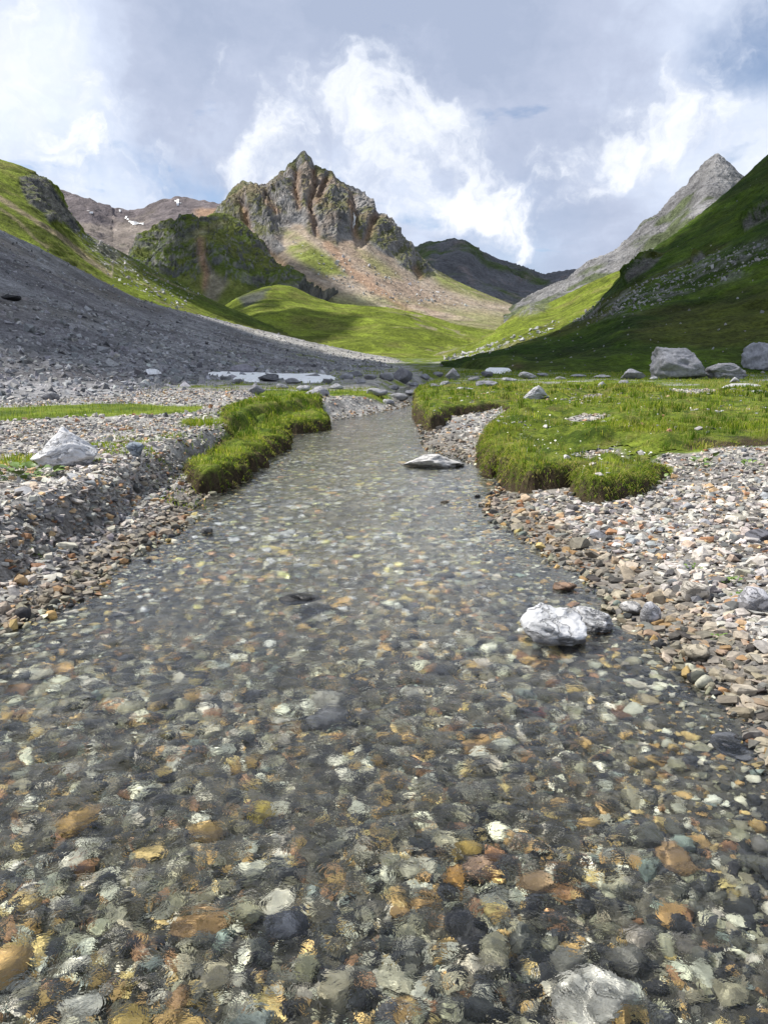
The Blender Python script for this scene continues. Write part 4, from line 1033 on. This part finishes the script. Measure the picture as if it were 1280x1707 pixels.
more_rocks = [(577, 633, 24, 10, .33), (600, 640, 20, 8, .28), (617, 633, 22, 9, .24), (645, 634, 26, 12, .26), (560, 650, 26, 9, .36), (590, 628, 30, 9, .2), (505, 652, 24, 9, .4), (488, 640, 26, 9, .24), (470, 648, 20, 8, .34),
              (628, 663, 36, 12, .34), (655, 650, 22, 8, .24), (690, 646, 20, 8, .3), (725, 651, 28, 11, .22), (742, 645, 18, 9, .34), (775, 654, 30, 8, .36), (708, 634, 18, 10, .26), (730, 628, 18, 8, .24), (546, 640, 18, 8, .2),
              (905, 628, 20, 6, .35), (965, 629, 26, 5, .36), (1005, 631, 30, 6, .34), (935, 633, 18, 5, .3), (1040, 640, 16, 6, .3), (850, 636, 26, 6, .34), (790, 636, 20, 7, .26), (1275, 690, 22, 10, .4), (1225, 638, 16, 9, .36), (1090, 634, 14, 6, .4),
              (85, 668, 30, 14, .25), (520, 632, 26, 8, .17), (395, 640, 18, 8, .2), (690, 660, 30, 8, .28), (664, 668, 34, 12, .25), (648, 676, 20, 9, .35), (1225, 657, 20, 9, .42), (1268, 660, 26, 9, .42)]
rock_spots = ['left of three low rocks right of the big snow patch',
    'middle of the low rocks right of the big snow patch',
    'right of the low rocks beyond the snow patch',
    'beside the tall dark boulder at the stream head',
    'flat in the grass right of the slanting boulder',
    'behind the right tip of the big snow patch',
    'pale one behind the slanting boulder',
    'at the lower right rim of the big snow patch',
    'pale one below the middle of the big snow patch',
    'broad one at the gravel bar by the stream bend',
    'small one above the stream bend',
    'low one at the narrow channel',
    'dark one on the right bank of the narrow channel',
    'pale one beyond the dark rock on the right bank',
    'long pale one in the meadow left of the blocky rock',
    'upright one behind the narrow channel',
    'farthest one up the narrow channel',
    'dark one at the right tip of the snow patch',
    'pale low one right of the snow by the hillside foot',
    'flat pale one under the dark hillside',
    'flat one left of the largest boulder row',
    'tiny one in the meadow below the hillside foot',
    'tiny one in front of the rock left of the largest boulder',
    'low pale one behind the pointed meadow rock',
    'low one left of the blocky meadow rock',
    'pale one in the turf at the right picture edge',
    'pale block leaning on the low broad boulder',
    'pale chip at the foot of the largest boulder',
    'one at the scree foot above the left turf strip',
    'black one half buried in the big snow patch',
    'black one on the near rim of the big snow patch',
    'flat one where the channel widens',
    'rounded one at the bend of the channel',
    'pale one on the gravel bar left of the channel',
    'pale one in the meadow below the flat slab',
    'pale one at the right edge below the flat slab']
for k, ((a, b_, w_, h_, c_), spot) in enumerate(zip(more_rocks, rock_spots)):
    boulder('boulder', 'small grey rock, ' + spot, a, b_, w_, h_, 60 + k, (c_, c_, c_ * 1.06), .8, .15, 3, group='rocks strewn across the valley floor')
# rocks in and at the water
water_rocks = [
    ('flat orange-pink stone half out of the water near the right bank', 943, 990, 40, 14, (.42, .27, .18), .12),
    ('small pale cobble standing in the water off the left gravel bank', 343, 892, 22, 14, (.42, .42, .42), .2),
    ('long dark rock barely breaking the ripples in midstream', 498, 1008, 72, 12, (.06, .06, .065), .45),
    ('tawny cobble on the water edge at the lower right gravel', 1120, 1150, 0, 0, (.38, .24, .13), .2),
    ('small dark stone in the water left of the turf hummock', 795, 832, 12, 8, (.10, .09, .09), .2),
    ('small brown stone in the water below the turf hummock', 742, 842, 16, 7, (.24, .19, .13), .2),
    ('large grey slab on the gravel at the right picture edge', 1268, 1022, 62, 36, (.44, .44, .47), .2),
    ('dark slate slab on the gravel at the right picture edge', 1270, 905, 46, 18, (.13, .13, .15), .2),
    ('cream block in the right gravel below the small herbs', 1162, 1006, 46, 30, (.52, .48, .42), .2),
    ('upright pale stone on the right gravel beside the knobbly rock', 1086, 1042, 34, 34, (.45, .45, .47), .2),
    ('pale wedge-shaped stone leaning on the gravel beside the knobbly rock', 1052, 1030, 36, 20, (.47, .46, .45), .2),
    ('beige block half wet at the gravel edge on the right', 1165, 1104, 42, 24, (.36, .32, .25), .2)]
for k, (lab, a, b_, w_, h_, c_, sk) in enumerate(water_rocks):
    if not w_: continue
    inw = stream_sd(*[np.array([v]) for v in at_z(a, b_, 0)[:2]])[0] > 0
    boulder('stone', lab, a, b_, w_, h_, 120 + k, c_, .75, sk, 3, z=-.02 if inw else None, rough=.07, cat='stone')

# ------------------------------------------------------------------ notable stones under the water
bed_named = [('tawny angular stone under the water right of midstream', 797, 1224, 56, (.42, .27, .12)), ('bright yellow stone under the water left of midstream', 433, 1326, 40, (.52, .40, .10)),
    ('square white stone under the water at lower centre', 462, 1470, 56, (.60, .57, .47)), ('blue-black veined stone below the square white stone', 478, 1500, 74, (.06, .065, .085)),
    ('olive-gold cobble topmost of the orange cluster under the water', 775, 1392, 58, (.34, .24, .07)), ('rust cobble at the upper right of the orange cluster', 826, 1402, 42, (.33, .17, .08)),
    ('deep orange cobble at the left of the orange cluster', 762, 1436, 50, (.36, .20, .06)), ('pinkish cobble in the middle of the orange cluster', 803, 1425, 46, (.40, .26, .17)),
    ('black angular rock under the water below the orange cluster', 785, 1530, 80, (.045, .045, .05)), ('large white rock under the water at the bottom right', 985, 1645, 110, (.58, .56, .52)),
    ('ochre rock under the water at bottom centre left', 330, 1505, 76, (.36, .23, .11)), ('tan rock under the water right of the orange cluster', 893, 1450, 56, (.38, .26, .15)),
    ('orange slab under the water right of the tan rock', 945, 1460, 50, (.40, .22, .10)), ('wide tawny stone under the water at the right', 1125, 1430, 66, (.38, .25, .13)),
    ('black and white banded rock under the water in midstream', 545, 1180, 70, (.16, .16, .17)), ('pale grey-white stone upstream of the banded rock', 545, 1148, 60, (.46, .44, .38)),
    ('orange oval stone under the water at left', 125, 1345, 64, (.40, .26, .10)), ('tan oval stone under the water left of centre', 345, 1355, 54, (.42, .29, .13)),
    ('grey-blue flat slab under the shallow water at the right edge', 1222, 1262, 84, (.22, .22, .25)), ('speckled white stone under the water at bottom left', 135, 1635, 62, (.50, .49, .44)),
    ('golden rock under the water at the bottom left of centre', 215, 1665, 66, (.40, .29, .10)), ('golden-brown rock under the water at the bottom left of the golden rock row', 310, 1675, 60, (.38, .26, .10)),
    ('white tapering stone under the water below the orange cluster', 795, 1580, 56, (.52, .47, .38)), ('brick red stone under the water below the knobbly rock', 897, 1170, 30, (.28, .11, .09)),
    ('long brown slab under the water below the knobbly rock', 1045, 1182, 60, (.26, .16, .11)), ('square sandy block under the shallow water near the right bank', 1078, 1172, 36, (.38, .32, .21))]
for k, (lab, a, b_, w_, c_) in enumerate(bed_named):
    p = hit_ground(a, 853.5 + (b_ - 853.5) * 1.0, .8, 30, .05)
    # refraction lifts the bed: put the stone a little farther down the bent sight line
    q0 = at_z(a, b_ + 4, 0.0); dv = q0 - np.array([0, 0, CAMZ]); dv /= np.linalg.norm(dv); hz = math.hypot(dv[0], dv[1]); sn = hz / 1.333; tn = sn / math.sqrt(1 - sn * sn)
    dep = .14; p = np.array([q0[0] + dv[0] / hz * tn * dep, q0[1] + dv[1] / hz * tn * dep, 0]); p[2] = ground_z(p[:1], p[1:2])[0]
    s_ = math.dist(p, (0, 0, CAMZ)) / F; W_ = w_ * s_
    V, T = boulder_mesh(150 + k, (W_, W_ * .8, .04 if 'slab' in lab else min(W_ * .62, .12)), 3, 9, .07)
    o = link('stone', mesh_np('stone', V, T, True, None, M_boulder), label=lab, cat='stone', group='stones showing through the water')
    o.location = (p[0], p[1], p[2] - .01); o.rotation_euler = (0, 0, rs.uniform(0, 6)); o.color = (*c_, 1); o.cycles.is_caustics_receiver = True

# ------------------------------------------------------------------ rubble on the scree and stones on the hillsides
def strew(H, parent, n, smin, smax, cols, p, singles, name, rr, poly=None, weight=None):
    P, px, py = H['P'], H['px'], H['py']; k = (px > -40) & (px < 1320)
    if poly is not None: k &= inpoly(px, py, poly)
    idx = np.where(k)[0]; wgt = 1 / np.hypot(P[idx, 0], P[idx, 1]) ** .5 if weight is None else weight(px[idx], py[idx], P[idx])
    q = rr.choice(idx, n, p=wgt / wgt.sum()); d_ = np.hypot(P[q, 0], P[q, 1])
    pos = P[q] + rr.normal(0, 1, (n, 3)) * (d_ * .0022)[:, None] * [1, 1, 0]
    size = (smin + (smax - smin) * rr.beta(1, 4, n)) * np.clip(d_ / 45, .5, 1); c_ = palette(n, cols, p, rr)
    order = np.argsort(-size / d_); pick = rr.integers(0, len(RUBBLE), n)
    Rm = rotmats(rr.uniform(0, 6.28, n), rr.normal(0, .4, n), rr.normal(0, .4, n))
    for j in order[:singles]:
        key = ('rub', int(pick[j]))
        if key not in PROTO_ME: PROTO_ME[key] = mesh_np('stone', *RUBBLE[key[1]], False, None, M_stone1)
        o = link('stone', PROTO_ME[key], parent); M = Matrix(Rm[j].tolist()).to_4x4(); M.translation = Vector(pos[j]); o.matrix_local = M @ Matrix.Scale(size[j], 4); o.color = (*np.clip(c_[j], 0, 1), 1)
    r_ = order[singles:]
    return link(name, stones_mesh(name, pos[r_], size[r_], c_[r_], RUBBLE, M_stoneN, rr=rr, pick=pick[r_], rots=Rm[r_]), parent, kind='stuff')
rk = np.random.default_rng(41)
GREYS = np.array([[.27, .27, .28], [.20, .20, .21], [.38, .38, .385], [.11, .11, .115], [.31, .30, .285]]); GREYS_P = np.array([.35, .25, .15, .15, .1])
strew(H_scree, H_scree['o'], 16500, .04, .44, GREYS, GREYS_P, 300, 'rubble', rk, weight=lambda px, py, P: sstep(470, 640, py) * 1.0 + .25)
PALES = np.array([[.40, .39, .39], [.30, .30, .30], [.48, .47, .45]]); PALES_P = np.array([.5, .3, .2])
strew(H_right, H_right['o'], 1300, .08, .5, PALES * .75, PALES_P, 60, 'rubble', rk, poly=STONEBAND)
strew(H_right, H_right['o'], 260, .07, .38, PALES * .75, PALES_P, 40, 'rubble', rk)
strew(H_gr, H_gr['o'], 500, .3, 1.6, PALES, PALES_P, 30, 'rubble', rk, poly=[(740, 600), (860, 560), (940, 530), (900, 570), (840, 604)])
strew(H_left, H_left['o'], 420, .3, 1.3, PALES, PALES_P, 30, 'rubble', rk, poly=[(120, 380), (200, 415), (330, 490), (300, 520), (180, 460)])
strew(H_peak, H_peak['o'], 260, 1.0, 4.5, PALES, PALES_P, 30, 'rubble', rk, poly=[(480, 400), (700, 470), (780, 510), (640, 505), (540, 470)])

# ------------------------------------------------------------------ snow
M_snow, t, b = principled('old_snow', .6, .3)
g = t.node('ShaderNodeTexCoord').outputs['Object']; nz_ = t.noise(g, .9, 5, .6)
t.put(b.inputs['Base Color'], t.mix(t.rng(t.noise(g, 2.2, 6, .7, .5), .52, .72), t.mix(nz_, (.90, .90, .90), (.76, .76, .77)), (.50, .47, .43))); t.put(b.inputs['Normal'], t.bump(nz_, .4, .1))
def snow(label, poly, ptf, thick, n=15, group=None):
    xs_ = [p[0] for p in poly]; ys_ = [p[1] for p in poly]; X, Y = np.meshgrid(np.linspace(min(xs_) - 1, max(xs_) + 1, n * 2), np.linspace(max(ys_) + .6, min(ys_) - .6, n))
    x, y = X.ravel(), Y.ravel(); P = np.array([ptf(a, b_) for a, b_ in zip(x, y)])
    s_ = sdpoly(x, y * 1.0, poly) + min(.8, .12 * min(max(xs_) - min(xs_), max(ys_) - min(ys_))) * fbm(np.c_[x * .2, y * .6, x * 0], 1, 3)
    P[:, 2] += thick * np.clip(s_ / 2.0, -1.0, 1) * (1 + .25 * fbm(P, .5, 3))
    Fq = grid_faces(n, n * 2); Fq = Fq[(s_[Fq] > -min(1.2, .06 * (max(xs_) - min(xs_)))).all(1)]; used = np.unique(Fq); mp_ = np.full(len(P), -1); mp_[used] = np.arange(len(used))
    return link('snow_patch', mesh_np('snow_patch', P[used], mp_[Fq], True, None, M_snow), label=label, cat='snow patch', group=group)
snow('long bright snow patch at the foot of the scree, with boulders around it', [(340, 623), (372, 621), (420, 622), (470, 625), (510, 624), (540, 626), (566, 633), (540, 638), (500, 638), (470, 632), (440, 635), (425, 638), (400, 635), (370, 630)], surf_pt, .16)
snow('thin sliver of snow on the scree left of the long snow patch', [(240, 621), (256, 620), (272, 622), (262, 624), (246, 624)], surf_pt, .25, 12)
snow('small dirty snow patch below the right hillside', [(804, 622), (815, 615), (832, 613), (846, 614), (853, 619), (835, 623)], hit_ground, .25, 16)
for lab, H, poly in (('tallest snow streak on the brown summit of the far left mountain', H_farleft, [(294, 334), (301, 332), (301, 340), (296, 346)]),
                     ('snow patch in the hollow below the brown summit', H_farleft, [(219, 369), (228, 370), (236, 373), (226, 375)]),
                     ('small snow patch right of the one in the hollow', H_farleft, [(237, 373), (243, 372), (243, 375)]),
                     ('thin snow streak above the hollow on the far left mountain', H_farleft, [(210, 359), (214, 362), (218, 367), (214, 366)]),
                     ('tiny snow patch on the left shoulder of the far mountain', H_farleft, [(149, 352), (156, 355), (152, 357)]),
                     ('tiny snow fleck on the saddle of the far left mountain', H_farleft, [(200, 350), (206, 350), (203, 353)]),
                     ('narrow snow tongue in the rust gully of the rocky peak', H_peak, [(586, 352), (590, 352), (592, 372), (588, 384), (586, 370)])):
    snow(lab, poly, lambda a, b_, H=H: patch_pt(H, a, b_) + np.array([0, -2.5, 1.0]), 1.6, 16)

# ------------------------------------------------------------------ flowers and leafy plants
M_petal, t, b = principled('white_petal', .7, .2); b.inputs['Base Color'].default_value = (.80, .79, .70, 1)
M_leaf, t, b = principled('leaf', .5, .35); oi = t.node('ShaderNodeObjectInfo'); g = t.node('ShaderNodeTexCoord').outputs['Object']
t.put(b.inputs['Base Color'], t.vmath('SCALE', t.mix(oi.outputs['Random'], (.085, .145, .03), (.15, .215, .05)), scale=t.rng(t.noise(g, 5, 4), .3, .7, .75, 1.25)))
def daisy_mesh():
    V, T = [], []
    for k in range(9):
        a = k * 6.283 / 9
        i = len(V); ca_, sa_ = math.cos(a), math.sin(a)
        V += [(0, 0, 0), (ca_ * .6 - sa_ * .25, sa_ * .6 + ca_ * .25, .12), (ca_, sa_, .05), (ca_ * .6 + sa_ * .25, sa_ * .6 - ca_ * .25, .12)]; T += [(i, i + 3, i + 2), (i, i + 2, i + 1)]
    i = len(V); V += [(.05, 0, 0), (-.04, .05, 0), (-.04, -.05, 0), (.3, .1, -8)]; T += [(i, i + 1, i + 3), (i + 1, i + 2, i + 3), (i + 2, i, i + 3)]
    return mesh_np('daisy', np.array(V), np.array(T), False, None, M_petal)
dme = daisy_mesh(); rf_ = np.random.default_rng(51); nfl = 0
for k in range(1500):
    a, b_ = rf_.uniform(840, 1150), rf_.uniform(672, 812)
    if rf_.uniform() > .08 + .5 * math.exp(-((a - 900) / 60) ** 2 - ((b_ - 725) / 25) ** 2) + .35 * math.exp(-((a - 1010) / 60) ** 2 - ((b_ - 765) / 20) ** 2): continue
    p = at_z(a, b_, .45); x1, y1 = np.array([p[0]]), np.array([p[1]]); z1, s1, q1 = turf_top(x1, y1, TURF_R, hgt_r)
    if s1[0] < .05: continue
    o = link('daisy', dme, label='tiny white flower in the turf on the right bank', cat='flower', group='white flowers in the right-hand turf')
    sc = rf_.uniform(.010, .017) * max(1, p[1] / 12); o.scale = (sc, sc, sc); o.location = (p[0], p[1], z1[0] + rf_.uniform(.09, .16)); o.rotation_euler = (rf_.uniform(-.2, .7), rf_.uniform(-.4, .4), rf_.uniform(0, 6)); nfl += 1
    if nfl > 110: break


def leaf_mesh(seed, lobed=False):
    r_ = np.random.default_rng(seed); n = 7; V, T = [], []
    for i in range(n):
        q = i / (n - 1); wv = (.42 * math.sin(math.pi * min(1, q * .93 + .05)) ** .8) * (1 + (.25 * math.sin(q * 19) if lobed else 0)); zz_ = .30 * q - .34 * q * q
        V += [(q, -wv, zz_ + .10 * wv), (q, 0, zz_), (q, wv, zz_ + .10 * wv)]
    for i in range(n - 1):
        for j in (0, 1): a = i * 3 + j; T += [(a, a + 3, a + 4), (a, a + 4, a + 1)]
    return mesh_np('leaf', np.array(V), np.array(T), True, None, M_leaf)
LEAF = [leaf_mesh(k, k % 2) for k in range(4)]
def plant(label, px, py, n, size, spread, tall, rr, cat='plant', z=None):
    p = hit_ground(px, py); o = link('leafy_plant', None, label=label, cat=cat, loc=tuple(p))
    sv, sf = [], []
    for k in range(n):
        a = rr.uniform(0, 6.283); r_ = spread * math.sqrt(rr.uniform(0, 1)); lf = link('leaf', LEAF[k % 4], o)
        x_, y_ = r_ * math.cos(a), r_ * math.sin(a) * .8
        lf.location = (x_, y_, ground_z(np.array([p[0] + x_]), np.array([p[1] + y_]))[0] - p[2] + rr.uniform(.15, 1) * tall); lf.rotation_euler = (rr.uniform(-.3, .3), -rr.uniform(.0, .8), a + rr.uniform(-.7, .7)); s_ = size * rr.uniform(.6, 1.2); lf.scale = (s_, s_, s_)
        i = len(sv); e_ = size * .05; L_ = lf.location; sv += [(x_ * .6 - e_, y_ * .6, L_[2] - tall - .02), (x_ * .6 + e_, y_ * .6, L_[2] - tall - .02), (x_ * .6, y_ * .6 + e_, L_[2] - tall - .02), tuple(L_)]; sf += [(i, i + 1, i + 3), (i + 1, i + 2, i + 3), (i + 2, i, i + 3)]
    link('stem', mesh_np('stem', np.array(sv), np.array(sf), True, None, M_leaf), o)
    return o
rp = np.random.default_rng(61)
plant('clump of broad bright green leaves below the pale triangular rock', 38, 800, 60, .085, .34, .10, rp)
plant('few broad leaves growing at the gravel edge of the right turf', 1172, 782, 12, .085, .16, .14, rp)
plant('pair of round leaves on the gravel at the far right turf edge', 1248, 782, 6, .07, .10, .06, rp)
plant('single dark leaf sprig at the foot of the right turf', 1100, 806, 6, .07, .07, .07, rp)
for lab, a, b_, n_, s_, sp in (('small green herb highest on the right gravel', 1152, 958, 16, .022, .05), ('small green herb on the right gravel beside the grey slab', 1214, 976, 26, .026, .06), ('flat green herb touching the large grey slab', 1228, 1000, 14, .024, .05),
                       ('green tuft lowest on the right gravel near the water', 1196, 1072, 16, .022, .04), ('tiny herb in the left gravel bank', 66, 935, 14, .025, .06)):
    plant(lab, a, b_, n_, s_, sp, .03, rp)
# grass tufts on the gravel
def tuft(label, px, py, n, rad_, ln, rr):
    p = hit_ground(px, py); a = rr.uniform(0, 6.283, n); r_ = rad_ * np.sqrt(rr.uniform(0, 1, n)); x_, y_ = p[0] + r_ * np.cos(a), p[1] + r_ * np.sin(a) * .6
    P = np.c_[x_, y_, ground_z(x_, y_) - .01] - p
    c = lerp3(BL_A, BL_B, rr.uniform(0, 1, n)); c = lerp3(c, BL_S, (rr.uniform(0, 1, n) < .15) * .8)
    return link('grass_tuft', blade_mesh('grass_tuft', P, np.c_[np.cos(a), np.sin(a)] * (r_ / rad_)[:, None] * .6, rr.uniform(.5, 1, n) * ln, rr.uniform(.005, .010, n), rr.uniform(.1, .6, n), c, M_grass, rr), label=label, cat='grass tuft', loc=tuple(p))
for lab, a, b_, n_, r_, l_ in (('grass tuft behind the broad leaves at the left edge', 25, 778, 420, .35, .22), ('low grass patch between the triangular rock and the blue cobble', 185, 745, 300, .24, .10), ('small grass patch right of the blue cobble', 262, 760, 160, .14, .08),
                               ('thin grass patch behind the blue cobble', 230, 740, 160, .16, .09), ('short grass clump at the right of the triangular rock', 160, 770, 120, .12, .08), ('tall grass tussock on the left turf ledge', 338, 712, 420, .30, .28),
                               ('low grass clump on the gravel at the stream edge of the turf ledge', 452, 750, 260, .22, .09), ('tall dense tussock on the right turf behind the gravel strip', 1080, 690, 700, .9, .45)):
    tuft(lab, a, b_, n_, r_, l_, rp)

# ------------------------------------------------------------------ clouds overhead that shade parts of the valley
def blur(a, n):
    for _ in range(n): a = (a + np.roll(a, 1, 0) + np.roll(a, -1, 0) + np.roll(a, 1, 1) + np.roll(a, -1, 1)) / 5
    return a
M_cloud, t, b = principled('cloud', 1.0, 0.0); b.inputs['Base Color'].default_value = (.9, .9, .92, 1)
def cloud_layer(label, ZC, CELL, lo, hi):
    k_ = SUNDIR[:2] / SUNDIR[2]; hx, hy, hw = [], [], []
    for P, px, py, s_ in SAMPLES:
        vis = (px > -90) & (px < 1370); P, s_ = P[vis], s_[vis]; r_ = np.hypot(P[:, 0], P[:, 1])
        q = P[:, :2] + (ZC - P[:, 2])[:, None] * k_; hx.append(q[:, 0]); hy.append(q[:, 1]); hw.append(np.where((r_ >= lo) & (r_ < hi), np.where(s_, 1.0, -1.0), -1.0))
    if lo == 0:                                                   # the sun stands clear of the stream and its banks
        a_ = np.random.default_rng(1).uniform(-1, 1, (30000, 2)); a_ = a_[(a_ ** 2).sum(1) < 1] * 34 + [0, 6]; q = a_ + (ZC - .3) * k_; hx.append(q[:, 0]); hy.append(q[:, 1]); hw.append(np.full(len(q), -1.6))
    hx, hy, hw = map(np.concatenate, (hx, hy, hw))
    x0, y0 = hx.min() - 120, hy.min() - 120; nx_, ny_ = int((hx.max() + 120 - x0) / CELL), int((hy.max() + 120 - y0) / CELL)
    ii, jj = ((hx - x0) / CELL).astype(int), ((hy - y0) / CELL).astype(int)
    cnt = np.zeros((nx_, ny_)); val = np.zeros((nx_, ny_)); np.add.at(cnt, (ii, jj), 1); np.add.at(val, (ii, jj), hw)
    fld = np.where(cnt > 0, val / np.maximum(cnt, 1), 0); have = (cnt > 0).astype(float)
    h1 = blur(have, 1); near_f = blur(fld, 1) / (h1 + 1e-3); h2 = blur(have, 14); wide = blur(fld, 14) / (h2 + 1e-4)
    cl = np.where(h1 > .1, near_f, wide * sstep(.0, .08, h2))
    CX, CY = np.meshgrid(x0 + np.arange(nx_) * CELL, y0 + np.arange(ny_) * CELL, indexing='ij')
    cl = cl + .30 * fbm(np.c_[CX.ravel(), CY.ravel(), CX.ravel() * 0], 1 / (CELL * 9), 4, .6).reshape(cl.shape)
    cl[(np.hypot(CX, CY) * .50 > ZC * .94) & (np.abs(CX) < .75 * CY)] = -1
    th = ZC * .05 * np.sqrt(np.clip(cl, 0, 1)) + 2
    Fq = grid_faces(nx_, ny_); Fq = Fq[(cl.ravel()[Fq] > 0).all(1)]
    used = np.unique(Fq); mp_ = np.full(nx_ * ny_, -1); mp_[used] = np.arange(len(used)); Fq = mp_[Fq]
    low = np.c_[CX.ravel(), CY.ravel(), ZC - .15 * th.ravel()][used]; up_ = np.c_[CX.ravel(), CY.ravel(), ZC + th.ravel()][used]; up_[:, 2] += ZC * .012 * fbm(up_, 1 / 60, 3, .6)
    return link('clouds', mesh_np('clouds', np.concatenate([low, up_]), np.concatenate([Fq[:, ::-1], Fq + len(used)]), True, None, M_cloud), kind='stuff', label=label)
cloud_layer('low broken cloud drifting over the near slopes', 800.0, 7.0, 0, 620)
cloud_layer('high broken cloud drifting over the far end of the valley', 2300.0, 20.0, 620, 1e9)
#TAIL
